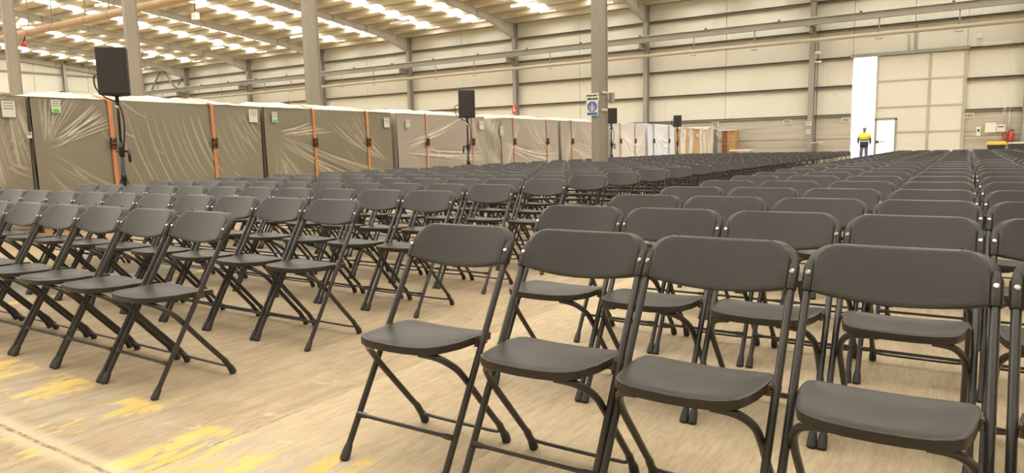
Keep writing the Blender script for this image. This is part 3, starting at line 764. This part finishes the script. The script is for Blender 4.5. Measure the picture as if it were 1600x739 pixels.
stack(yat(1012), yat(1054), 'film4', 'bluish daylight-tinted film-wrapped stack by the smallest loudspeaker', [(yat(1020), 'greyp'), (yat(1044), 'greyp')], S6, 8, res=.05, nfold=4, hip=.08, top='film4')
# upright packs beyond: cardboard, foam, panels
packs = [(1057, 1064, 'card', 'narrow brown cardboard pack beside the smallest loudspeaker', 1.80), (1065, 1073, 'foil', 'white foam-wrapped pack, first right of the smallest loudspeaker', 1.86),
         (1073, 1078, 'card', 'narrow cardboard pack between two white foam packs', 1.84), (1078, 1084, 'foil', 'white foam pack left of the wide cardboard pack', 1.84),
         (1084, 1094, 'card', 'wide brown cardboard pack in the line of upright packs', 1.82), (1094, 1099, 'foil', 'white foam pack right of the wide cardboard pack', 1.84),
         (1100, 1106, 'creamp', 'cream upright panel pack with white posts', 1.78), (1107, 1112, 'creamp', 'pale upright panel pack left of the grey panels', 1.9),
         (1112, 1116, 'foil', 'white-edged panel pack directly left of the grey panels', 1.95)]
for i, (a, b_, mt, lb, h) in enumerate(packs):
    ya, yb = yat(a), yat(b_)-.03
    e = empty('upright_pack', (BX, ya, 0), label=lb, cat='pack', group=None)
    L = yb-ya
    g = MB(); nn = 5
    rings = [[(-1.2, 0, z), (-.03+.02*math.sin(z*3+i), 0, z), (0.0+.03*math.sin(z*2.2+i*2), L*.5, z), (-.03+.02*math.sin(z*4+i), L, z), (-1.2, L, z)] for z in [h*k/nn for k in range(nn+1)]]
    g.loft(rings, smooth=False).build('pack_body', M[mt], e)
    MB().box(-1.2, -.01, h, .02, L+.01, h+.03).build('top_cover', M['foil'], e)
    MB().box(.03, L*.3, h*.8, .035, L*.6, h*.88).build('paper_label', M['paper'], e)
ya, yb = yat(1116), 36.25
e = empty('panel_pack', (BX, ya, 0), label='pack of dark grey ribbed panels standing left of the wooden crate', cat='pack')
for k in range(8):
    MB().box(-1, (yb-ya)*k/8+.015, 0, .03*(k % 2), (yb-ya)*(k+1)/8-.01, 1.84).build('panel', M['greyp'], e)
MB().box(.035, (yb-ya)*.55, 1.5, .04, (yb-ya)*.85, 1.72).build('paper_label', M['paper'], e)
e = empty('plank_crate', (-10.66, 37.1, 0), label='wooden plank crate with pale lid standing against the concrete wall', cat='crate')
for k in range(9):
    MB().box(-.22, -.4, .02+k*.195, .10, -.37, .2+k*.195).build('plank', M['wood'], e)
    MB().box(.10, -.4, .02+k*.195, .44, -.37, .2+k*.195).build('plank', M['plank'], e)
    MB().box(.41, -.37, .02+k*.195, .44, .4, .2+k*.195).build('plank', M['plank'], e)
MB().box(-.22, -.37, 0.01, .41, .4, 1.75).build('core', M['card'], e)
MB().box(-.5, -.5, 1.77, .48, .45, 1.82).build('lid', M['foil'], e)
for x in (.10, .42): MB().box(x-.03, -.44, 0, x+.03, -.405, 1.77).build('batten', M['plank'], e)
e = empty('white_slab_table', (-9.85, 36.5, 0), label='low white slab on legs beside the plank crate', cat='table')
MB().box(-.5, -.3, .72, .55, .3, .80).build('slab', M['white'], e)
for sx in (-.45, .5):
    for sy in (-.25, .25): MB().box(sx-.02, sy-.02, 0, sx+.02, sy+.02, .72).build('leg', M['greyp'], e)

# ------------------------------------------------------------------ speakers on stands
def speaker(px_, D, bottom, h, wd, lab, lab2, rz, crank=True, loop=True, side=-1):
    y = yat(px_, D)
    st = empty('speaker_stand', (-D, y, 0), label=lab2, cat='speaker stand', group=None)
    MB().tube([(0, 0, .28), (0, 0, 1.2)], .026, 12).build('lower_pole', M['blackm'], st)
    MB().tube([(0, 0, 1.15), (0, 0, bottom+.12)], .0165, 12).build('upper_pole', M['blackm'], st)
    MB().tube([(0, 0, 1.08), (0, 0, 1.26)], .034, 12).build('clutch', M['blackm'], st)
    MB().tube([(0, 0, 1.14), (-.07*CR.x, -.07*CR.y, 1.14)], .01, 6).build('knob', M['blackm'], st)
    MB().tube([(0, 0, .78), (0, 0, .86)], .034, 10).build('leg_collar', M['blackm'], st)
    MB().tube([(0, 0, .30), (0, 0, .36)], .030, 10).build('hub', M['blackm'], st)
    for k in range(3):
        a = k*2*math.pi/3+.5; ca, sa = math.cos(a), math.sin(a)
        lg = MB().tube([(.03*ca, .03*sa, .80), (.33*ca, .33*sa, .03)], .013, 8).build('leg', M['blackm'], st)
        MB().tube([(.31*ca, .31*sa, .075), (.345*ca, .345*sa, .0)], .019, 8).build('rubber_foot', M['rubber'], lg)
        MB().tube([(.025*ca, .025*sa, .33), (.20*ca, .20*sa, .34)], .009, 6).build('strut', M['blackm'], st)
    if crank:
        s = side
        g = MB().tube([(0, 0, 1.14), (-s*.09*CR.x, -s*.09*CR.y, 1.14)], .014, 8).tube([(-s*.09*CR.x, -s*.09*CR.y, 1.16), (-s*.1*CR.x, -s*.1*CR.y, 1.0)], .018, 8)
        g.build('crank_handle', M['blackm'], st)
    MB().tube([(0, 0, bottom-.16), (0, 0, bottom-.12)], .03, 10).box(-.05, -.012, bottom-.16, .0, .012, bottom-.13).build('clamp', M['chrome' if D < 10 and h > .55 else 'blackm'], st)
    sp = empty('loudspeaker', (-D, y, bottom), rz, label=lab, cat='loudspeaker')
    # cabinet outline in plan: front baffle wide, sides rake back, rounded edges
    hw = wd/2; dp = wd*.82
    o = [(-hw, -dp*.45), (-hw+.012, -dp*.5), (hw-.03, -dp*.5), (hw, -dp*.42), (hw*.98, -dp*.1), (hw*.62, dp*.5), (-hw*.62, dp*.5), (-hw*.98, -dp*.1)]
    rings = []
    for z, s in ((0, .96), (.012, 1), (h-.012, 1), (h, .96)):
        rings.append([(x*s, y_*s, z) for x, y_ in o])
    cab = MB().loft(rings, smooth=False).build('cabinet', M['black'], sp)
    gr = MB().box(-hw+.02, -dp*.5-.008, .02, hw-.035, -dp*.5+.0, h-.02).build('grille', M['black'], sp)
    MB().tube([(0, 0, -.10), (0, 0, .03)], .022, 10).box(-.05, -.05, -.012, .05, .05, 0).build('pole_socket', M['blackm'], sp)
    MB().box(-hw*.4, dp*.49, h*.35, hw*.4, dp*.53, h*.6).build('handle', M['blackm'], sp)
    if loop:
        r = CR
        def P(a, z, b_=0): return (-D+a*r.x-b_*r.y*0, y+a*r.y, z)
        off = .02
        pts = [(-.16, bottom+.27), (-.24, bottom+.24), (-.235, bottom+.1), (-.13, bottom-.02), (.0, bottom-.08), (.05, bottom-.16), (.075, bottom-.35), (.06, bottom-.55), (.03, bottom-.75)]
        pts = [(a*wd/.34, z) for a, z in pts]
        c = MB().tube(catmull([(-D+a*r.x+off*.5, y+a*r.y-off, z) for a, z in pts], 5), .009, 6).build('speaker_cable', M['cable'])
        tag(c, 'black cable looping from the back of ' + lab.split(' ', 1)[0] + ' ' + ' '.join(lab.split()[1:3]) + ' down its stand', 'cable')
        c['label'] = 'black cable looping from the %s loudspeaker down its stand' % lab.split()[0]
    return sp
ang = math.atan2(CF.x, CF.y)
speaker(184, 9.1, 1.84, .58, .35, 'nearest black loudspeaker on a pole, in front of the strapped stack', 'black crank-up stand under the nearest loudspeaker', math.radians(50), side=-1)
speaker(730, 9.1, 1.75, .57, .35, 'second black loudspeaker, above the fourth wrapped stack', 'black stand under the second loudspeaker', math.radians(36), side=1)
speaker(955.5, 9.1, 1.76, .45, .33, 'third black loudspeaker, half behind the signed pillar', 'black stand just right of the signed pillar', math.radians(25), side=-1)
speaker(1058.5, 9.1, 1.75, .41, .29, 'smallest black loudspeaker, farthest along the wrapped stacks', 'black stand under the farthest smallest loudspeaker', math.radians(20), crank=False)

# ------------------------------------------------------------------ folding chairs
TH = math.atan2(.419, .708)
def onplane(u, v, w_):        # u across, v along the tube, w normal (negative = front)
    n = Vector((0, -math.cos(TH), math.sin(TH)))   # toward the sitter and up
    p = Vector((u, v*math.sin(TH), v*math.cos(TH))) - n*w_
    return p
def back_outline(n_top=.1385, hw=.226, v0=.775, vside=.845, vtop=.925, sag=.020, inset=0):
    """closed outline (u, v) : flat top, big shoulders, short straight sides, sagging bottom"""
    hw -= inset*1.0; pts = []
    vt = vtop-inset*.45
    K = 8
    for k in range(K+1):        # right shoulder quarter ellipse from side to top
        a = k/K*math.pi/2
        pts.append((n_top*(.98)+(hw-n_top*.98)*math.cos(a)**.9, vside+(vt-vside)*math.sin(a)**.95))
    for k in range(1, 7): pts.append((n_top*.98*(1-2*k/7), vt+.0015*math.sin(k/7*math.pi)))
    for k in range(K, -1, -1):
        a = k/K*math.pi/2
        pts.append((-(n_top*.98+(hw-n_top*.98)*math.cos(a)**.9), vside+(vt-vside)*math.sin(a)**.95))
    vb = v0
    for k in range(0, 13):
        t = k/12; u = -hw+2*hw*t
        pts.append((u, vb-sag*math.sin(t*math.pi)**.8))
    return pts
def backrest_mb(full=True):
    g = MB(); rings = []
    def curve(u, c): return c*(1-(u/.226)**2)
    def ring(inset, w_, v0=.782, sag=.022, cc=.010, sc_=1.0):
        vm = .855
        return [onplane(u*sc_, vm+(v-vm)*sc_, w_+curve(u*sc_, cc)) for u, v in back_outline(inset=inset, v0=v0, sag=sag)]
    rings.append(ring(.012, .013)); rings.append(ring(.002, .016)); rings.append(ring(.0, .012)); rings.append(ring(.0, .004)); rings.append(ring(.004, -.001))
    rings.append(ring(.022, -.0115, v0=.776, cc=.014)); rings.append(ring(.0245, -.0175, v0=.772, cc=.016)); rings.append(ring(.0268, -.0198, v0=.773, cc=.017)); rings.append(ring(.031, -.0205, v0=.776, cc=.017))
    for q, cc in ((.9, .017), (.65, .017), (.4, .017), (.15, .017)):
        rings.append(ring(.031, -.0205, v0=.776, cc=cc, sc_=q))
    g.loft(rings, True, True)
    return g
def sleeve(s):
    return MB().tube([onplane(s*.214, .772, -.002), onplane(s*.214, .78, -.002), onplane(s*.214, .84, -.002), onplane(s*.212, .865, 0)], .016, 10, rs=[.0145, .0158, .0162, .009])
def nick(s):
    return MB().tube([onplane(s*.1385, .9205, -.008), onplane(s*.1385, .9262, .004)], .0032, 5)
def seat_outline(s=1.0):
    # top view, chair faces -Y
    half = [(0, .018), (.06, .020), (.11, .026), (.145, .040), (.168, .066), (.178, .10), (.188, .16), (.196, .23), (.198, .29), (.194, .33), (.178, .352), (.14, .362), (.07, .366), (0, .367)]
    pts = half+[(-x, y) for x, y in half[-2:0:-1]]
    cx, cy = 0, .2
    return [((x-cx)*s+cx, (y-cy)*s+cy) for x, y in pts]
def seat_mb():
    g = MB()
    def zt(x, y): return .446-.055*(y-.02) + .016*max(0, abs(x)/.2-.55)**1.5*(1.6 if y > .2 else .6)-.004*max(0, 1-(x/.15)**2)
    def ring(s, dz): return [(x, y, zt(x, y)+dz) for x, y in seat_outline(s)]
    g.loft([ring(.97, -.012), ring(.98, -.026), ring(.995, -.026), ring(1.002, -.006), ring(.994, -.0015), ring(.975, .0), ring(.93, -.0015), ring(.84, -.005), ring(.6, -.008), ring(.3, -.009)], True, True)
    return g
def front_leg(s, n=10):
    a = onplane(s*.2155, .035, 0); b_ = onplane(s*.214, .80, 0)
    g = MB().tube([onplane(s*.2155, .02, 0), a, b_], .0115, n)
    return g
def front_foot(s):
    return MB().tube([onplane(s*.2155, -.003, 0), onplane(s*.2155, .004, 0), onplane(s*.2155, .03, 0), onplane(s*.2155, .055, 0)], .017, 10, rs=[.010, .0175, .0165, .0135])
def rear_path(s):
    return [Vector(p) for p in ((s*.193, .410, .022), (s*.193, .372, .082))]+catmull([(s*.193, .366, .090), (s*.193, .352, .104), (s*.193, .26, .210), (s*.194, .185, .298), (s*.186, .135, .356), (s*.155, .082, .400), (s*.10, .052, .416)], 4)
def rear_leg(s, n=10):
    p = rear_path(s); return MB().tube(p, .0115, n, rs=[.013, .0135]+[.0115]*(len(p)-2))
def rear_foot(s):
    return MB().tube([(s*.193, .4185, .0), (s*.193, .417, .006), (s*.193, .408, .028), (s*.193, .396, .046)], .017, 10, rs=[.010, .0170, .0165, .0135])
def front_bar():
    z = .14; v = z/math.cos(TH)
    p = lambda u: onplane(u, v, -.006)
    return MB().tube([p(-.214), p(-.185), p(-.165), p(.165), p(.185), p(.214)], .008, 8, rs=[.0105, .0105, .007, .007, .0105, .0105])
def rear_bar():
    return MB().tube(catmull([(-.192, .372, .080), (-.182, .385, .055), (-.155, .392, .044), (0, .394, .042), (.155, .392, .044), (.182, .385, .055), (.192, .372, .080)], 4), .0065, 8)
def bolt(s):
    return MB().tube([onplane(s*.214, .822, -.016), onplane(s*.214, .822, -.021), onplane(s*.214, .822, -.0235)], .007, 10, rs=[.0068, .0068, .004])
def hinge(s):
    return MB().tube([(s*.194, .255, .425), (s*.226, .255, .425)], .009, 8).box(s*.190, .235, .405, s*.200, .29, .435)
K = {}
K['backrest'] = backrest_mb().mesh('backrest', M['plastic']); K['seat'] = seat_mb().mesh('seat', M['plastic'])
for s, t in ((-1, 'a'), (1, 'b')):
    K['fl'+t] = front_leg(s).mesh('leg', M['tube']); K['ff'+t] = front_foot(s).mesh('rubber_foot', M['rubber'])
    K['rl'+t] = rear_leg(s).mesh('leg', M['tube']); K['rf'+t] = rear_foot(s).mesh('rubber_foot', M['rubber'])
    K['sl'+t] = sleeve(s).mesh('tube_sleeve', M['plastic']); K['nk'+t] = nick(s).mesh('moulding_nick', M['rubber'])
    K['bolt'+t] = bolt(s).mesh('bolt', M['chrome']); K['hinge'+t] = hinge(s).mesh('hinge', M['ratchet'])
K['fb'] = front_bar().mesh('stretcher', M['tube']); K['rb'] = rear_bar().mesh('stretcher', M['tube'])
for me in K.values():
    b = bmesh.new(); b.from_mesh(me); bmesh.ops.recalc_face_normals(b, faces=b.faces); b.to_mesh(me); b.free()
    me.set_sharp_from_angle(angle=math.radians(38))
def frame_low():
    g = MB()
    for s in (-1, 1):
        g.tube([onplane(s*.2155, 0, 0), onplane(s*.2155, .05, 0), onplane(s*.214, .77, 0), onplane(s*.214, .775, 0), onplane(s*.213, .85, 0)], .012, 6, rs=[.016, .012, .0115, .016, .014])
        g.tube([(s*.193, .417, .0), (s*.192, .345, .108), (s*.194, .178, .312), (s*.13, .065, .415)], .012, 5)
    z = .14/math.cos(TH); g.tube([onplane(-.214, z, 0), onplane(.214, z, 0)], .008, 5); g.tube([(-.19, .39, .045), (.19, .39, .045)], .007, 5)
    return g
K['frame'] = frame_low().mesh('frame', M['tube'])
def low_back():
    g = MB()
    def pick(L): return L[::2]
    def ring(inset, w_, v0=.78, sag=.022): return [onplane(u, v, w_+.01*(1-(u/.226)**2)) for u, v in pick(back_outline(inset=inset, v0=v0, sag=sag))]
    g.loft([ring(.004, .016), ring(0, .003), ring(.024, -.013), ring(.029, -.02, v0=.776)], True, True, False)
    return g
def low_seat():
    g = MB(); 
    def ring(s, dz): return [(x, y, .444-.055*(y-.02)+dz) for x, y in seat_outline(s)[::2]]
    g.loft([ring(.98, -.03), ring(1, -.008), ring(.96, 0)], True, True, False); return g
# one-mesh distant chair: plastic + tube material slots
def far_mesh():
    a = low_back(); s_ = low_seat(); f_ = frame_low()
    g = MB(); g.add(a.v, a.f); g.sm[:] = a.sm[:]; n1 = len(g.f)
    g.add(s_.v, s_.f); g.sm[n1:] = s_.sm; n2 = len(g.f); g.add(f_.v, f_.f); g.sm[n2:] = f_.sm
    return g, n2
FG, FN = far_mesh()
FM = FG.mesh('folding_chair', M['plastic']); FM.materials.append(M['tube'])
FM.polygons.foreach_set('material_index', [0]*FN+[1]*(len(FG.f)-FN)); FM.update()
ORD = ['first', 'second', 'third', 'fourth', 'fifth', 'sixth', 'seventh', 'eighth', 'ninth', 'tenth', 'eleventh', 'twelfth', 'thirteenth', 'fourteenth', 'fifteenth', 'sixteenth',
       'seventeenth', 'eighteenth', 'nineteenth', 'twentieth', 'twenty-first', 'twenty-second', 'twenty-third', 'twenty-fourth', 'twenty-fifth', 'twenty-sixth', 'twenty-seventh']
NR = 26
SX, DY = .4683, .8663
EX = {0: .037, 1: .014, 2: .017, 3: .008}; LX = {0: .002, 1: .026, 2: .041, 3: .008}
EY = {0: .023, 1: .074, 2: .016, 3: -.009}; LY = {0: .004, 1: -.053, 2: .009, 3: -.009}
IND = {(0, 0): -.022, (0, 1): .014, (1, 0): .011}
chairs = []
for blk in 'LR':
    for r in range(NR):
        for c in range(11 if blk == 'L' else 11):
            col = -1-c if blk == 'L' else c
            x = -1.591+col*SX-(1.1755 if blk == 'L' else 0)+EX.get(r, 0)+(LX.get(r, 0) if blk == 'L' else 0)+IND.get((r, col), 0)
            y = 1.6165+DY*r+EY.get(r, 0)+(LY.get(r, 0) if blk == 'L' else 0)
            if r > 3:
                x += random.uniform(-.005, .005)-.004*(r-3); y += random.uniform(-.02, .02)
            elif (r, col) not in IND: x += random.uniform(-.004, .004)
            if abs(x+6.47) < .40 and 12.55 < y < 13.6: continue
            pts = [proj((x+dx, y+dy, z)) for dx in (-.24, .24) for dy, z in ((0, 0), (.42, 0), (.47, .8), (.0, .45))]
            if not any(p[2] > .3 and -25 < p[0] < 1625 and p[1] < 760 for p in pts): continue
            chairs.append((proj((x, y+.3, .6))[2], blk, r, c, x, y))
chairs.sort()
GRP = {'L': 'black folding chairs of the left block', 'R': 'black folding chairs of the right block'}
far = []
for i, (d, blk, r, c, x, y) in enumerate(chairs):
    rz = random.uniform(-.008, .008) if r < 4 else random.uniform(-.016, .016)
    if i >= 300: far.append((x, y, rz)); continue
    seat = 'aisle seat' if c == 0 else ORD[c]+' seat from the aisle'
    lb = 'black folding chair, %s block, %s row from the front, %s' % ('left' if blk == 'L' else 'right', ORD[r], seat)
    if d > 9.5:
        o = link('folding_chair', FM); o.location = (x, y, 0); o.rotation_euler = (0, 0, rz); tag(o, lb, 'chair', GRP[blk]); continue
    e = empty('folding_chair', (x, y, 0), rz, label=lb, cat='chair', group=GRP[blk])
    br = link('backrest', K['backrest'], e)
    link('seat', K['seat'], e)
    if d > 7.0:
        tag(link('frame', K['frame'], e), kind='stuff'); continue
    for t in 'ab':
        l1 = link('leg', K['fl'+t], e); link('rubber_foot', K['ff'+t], l1)
        l2 = link('leg', K['rl'+t], e); link('rubber_foot', K['rf'+t], l2)
        link('tube_sleeve', K['sl'+t], br); link('moulding_nick', K['nk'+t], br); link('bolt', K['bolt'+t], br); link('hinge', K['hinge'+t], e)
    link('stretcher', K['fb'], e); link('stretcher', K['rb'], e)
# the rest of the chairs, too far to tell apart, as one mesh
if far:
    g = MB(); mi = []
    for x, y, rz in far:
        R_ = Matrix.Translation((x, y, 0)) @ Matrix.Rotation(rz, 4, 'Z')
        g.add([R_ @ Vector(v) for v in FG.v], FG.f); g.sm[-len(FG.f):] = FG.sm; mi += [0]*FN+[1]*(len(FG.f)-FN)
    me = g.mesh('folding_chairs', M['plastic']); me.materials.append(M['tube']); me.polygons.foreach_set('material_index', mi); me.update()
    tag(link('folding_chairs', me), 'dense far rows of black folding chairs towards the back wall', 'chairs', None, 'stuff')

# ------------------------------------------------------------------ tables, tub at the back
e = empty('cocktail_table', (-6.35, 37.0, 0), label='tall white round table on one post by the wall column', cat='table')
MB().tube([(0, 0, 1.06), (0, 0, 1.09)], .30, 20).build('tabletop', M['white'], e)
MB().tube([(0, 0, .03), (0, 0, 1.06)], .03, 8).build('post', M['greyp'], e); MB().tube([(0, 0, 0), (0, 0, .03)], .22, 16).build('base', M['dark'], e)
e = empty('storage_tub', (.85, 37.3, 0), label='dark tub with a bright yellow lid below the switch boxes', cat='tub')
MB().loft([[(-.26, -.2, .3), (.26, -.2, .3), (.26, .2, .3), (-.26, .2, .3)], [(-.33, -.25, .82), (.33, -.25, .82), (.33, .25, .82), (-.33, .25, .82)]], smooth=False).build('tub', M['dark'], e)
MB().loft([[(-.37, -.29, .82), (.37, -.29, .82), (.37, .29, .82), (-.37, .29, .82)], [(-.37, -.29, .90), (.37, -.29, .90), (.37, .29, .90), (-.37, .29, .90)], [(-.31, -.24, .96), (.31, -.24, .96), (.31, .24, .96), (-.31, .24, .96)]], smooth=False).build('lid', M['yellow'], e)
MB().box(-.3, -.2, 0, .3, .2, .3).build('trolley', M['dark'], e)
e = empty('trestle_table', (2.1, 37.0, 0), label='white-topped table with dark skirt at the right edge below the extinguishers', cat='table')
MB().box(-.85, -.35, .86, .9, .35, .92).build('tabletop', M['white'], e)
MB().box(-.82, -.32, .1, .87, .32, .8599).build('underside', M['dark'], e)  # dark block filling the space under the tabletop
for sx in (-.8, .85): MB().box(sx-.02, -.3, 0, sx+.02, .3, .1).build('leg', M['dark'], e)

# ------------------------------------------------------------------ person in the doorway
def skin_fig(name, joints, edges, mt, parent, sub=2):
    me = bpy.data.meshes.new(name); me.from_pydata([j[:3] for j in joints], edges, [])
    o = bpy.data.objects.new(name, me); C.objects.link(o); o.parent = parent; me.materials.append(mt)
    md = o.modifiers.new('skin', 'SKIN'); md.use_smooth_shade = True
    for i, j in enumerate(joints):
        sv = me.skin_vertices[0].data[i]; sv.radius = (j[3], j[4] if len(j) > 4 else j[3]); sv.use_root = (i == 0)
    s = o.modifiers.new('sub', 'SUBSURF'); s.levels = sub; s.render_levels = sub
    return o
pe = empty('person', (-4.42, 38.15, 0), label='person in yellow and navy hi-vis jacket, grey cap and trousers walking in the doorway', cat='person')
J = [(0, 0, .93, .11, .08), (0, .0, 1.08, .10, .08), (0, -.01, 1.25, .11, .08), (0, -.01, 1.40, .11, .07), (0, -.01, 1.49, .055, .055), (0, -.02, 1.60, .078, .09), (0, -.02, 1.68, .06, .07),
     (.17, -.01, 1.40, .045), (.25, .02, 1.16, .035), (.27, -.10, .94, .03), (.27, -.13, .88, .03),
     (-.17, -.01, 1.40, .045), (-.27, .04, 1.17, .035), (-.24, -.08, .98, .03), (-.235, -.11, .92, .03),
     (.09, 0, .86, .06), (.11, -.03, .50, .05), (.12, .02, .12, .045), (.12, -.08, .05, .04),
     (-.09, 0, .86, .06), (-.10, -.14, .52, .05), (-.13, .16, .28, .045), (-.13, .14, .17, .04)]
E_ = [(0, 1), (1, 2), (2, 3), (3, 4), (4, 5), (5, 6), (3, 7), (7, 8), (8, 9), (9, 10), (3, 11), (11, 12), (12, 13), (13, 14), (0, 15), (15, 16), (16, 17), (17, 18), (0, 19), (19, 20), (20, 21), (21, 22)]
skin_fig('body', J, E_, M['skin'], pe)
# jacket: yellow yoke + navy lower part, with sleeves
def ell(rows): return [[(rx*math.cos(a*math.pi/10), cy+ry*math.sin(a*math.pi/10), z) for a in range(20)] for z, rx, ry, cy in rows]
MB().loft(ell([(1.17, .195, .145, 0), (1.28, .205, .145, -.01), (1.38, .20, .13, -.01), (1.44, .15, .10, -.01), (1.49, .075, .075, -.01)])).build('jacket_yoke', M['hivis'], pe)
MB().loft(ell([(.80, .185, .15, 0), (.95, .19, .15, 0), (1.08, .19, .145, 0), (1.18, .196, .146, 0)])).build('jacket_hem', M['navy'], pe)
for s_ in (-1, 1): MB().tube([(s_*.15, -.01, 1.42), (s_*.21, -.005, 1.37), (s_*.25, .01, 1.24)], .07, 10, rs=[.065, .075, .066]).build('shoulder', M['hivis'], pe)
for s, ee in ((1, [(.24, .005, 1.30, .058), (.262, .0, 1.12, .056), (.272, -.09, .96, .044)]), (-1, [(-.24, .005, 1.30, .058), (-.27, .03, 1.14, .056), (-.24, -.07, 1.0, .044)])):
    skin_fig('sleeve', ee, [(0, 1), (1, 2)], M['navy'], pe)
rr = []
for z in (1.07, 1.12):
    rr.append([(.199*math.cos(a*math.pi/10), .0+.154*math.sin(a*math.pi/10), z) for a in range(20)])
MB().loft(rr, False, False).build('reflective_band', M['reflect'], pe)
skin_fig('trouser_leg', [(.07, 0, .92, .10), (.09, 0, .84, .10), (.11, -.03, .50, .078), (.12, .02, .14, .062)], [(0, 1), (1, 2), (2, 3)], M['trouser'], pe)
skin_fig('trouser_leg', [(-.07, 0, .92, .10), (-.09, 0, .84, .10), (-.10, -.14, .52, .078), (-.13, .14, .30, .062)], [(0, 1), (1, 2), (2, 3)], M['trouser'], pe)
skin_fig('boot', [(.12, .03, .07, .055), (.12, -.04, .055, .05), (.12, -.14, .042, .04)], [(0, 1), (1, 2)], M['boot'], pe)
skin_fig('boot', [(-.13, .17, .24, .055), (-.13, .13, .17, .05), (-.13, .07, .09, .04)], [(0, 1), (1, 2)], M['boot'], pe)
MB().loft([[(.1*s_*math.cos(a*math.pi/8), -.02+.115*s_*math.sin(a*math.pi/8), z) for a in range(16)] for z, s_ in ((1.645, 1), (1.69, .98), (1.73, .8), (1.75, .4))]).box(-.06, -.22, 1.64, .06, -.10, 1.655).build('cap', M['cap'], pe)
MB().box(-.025, -.125, 1.58, .025, -.10, 1.61).build('nose', M['skin'], pe)
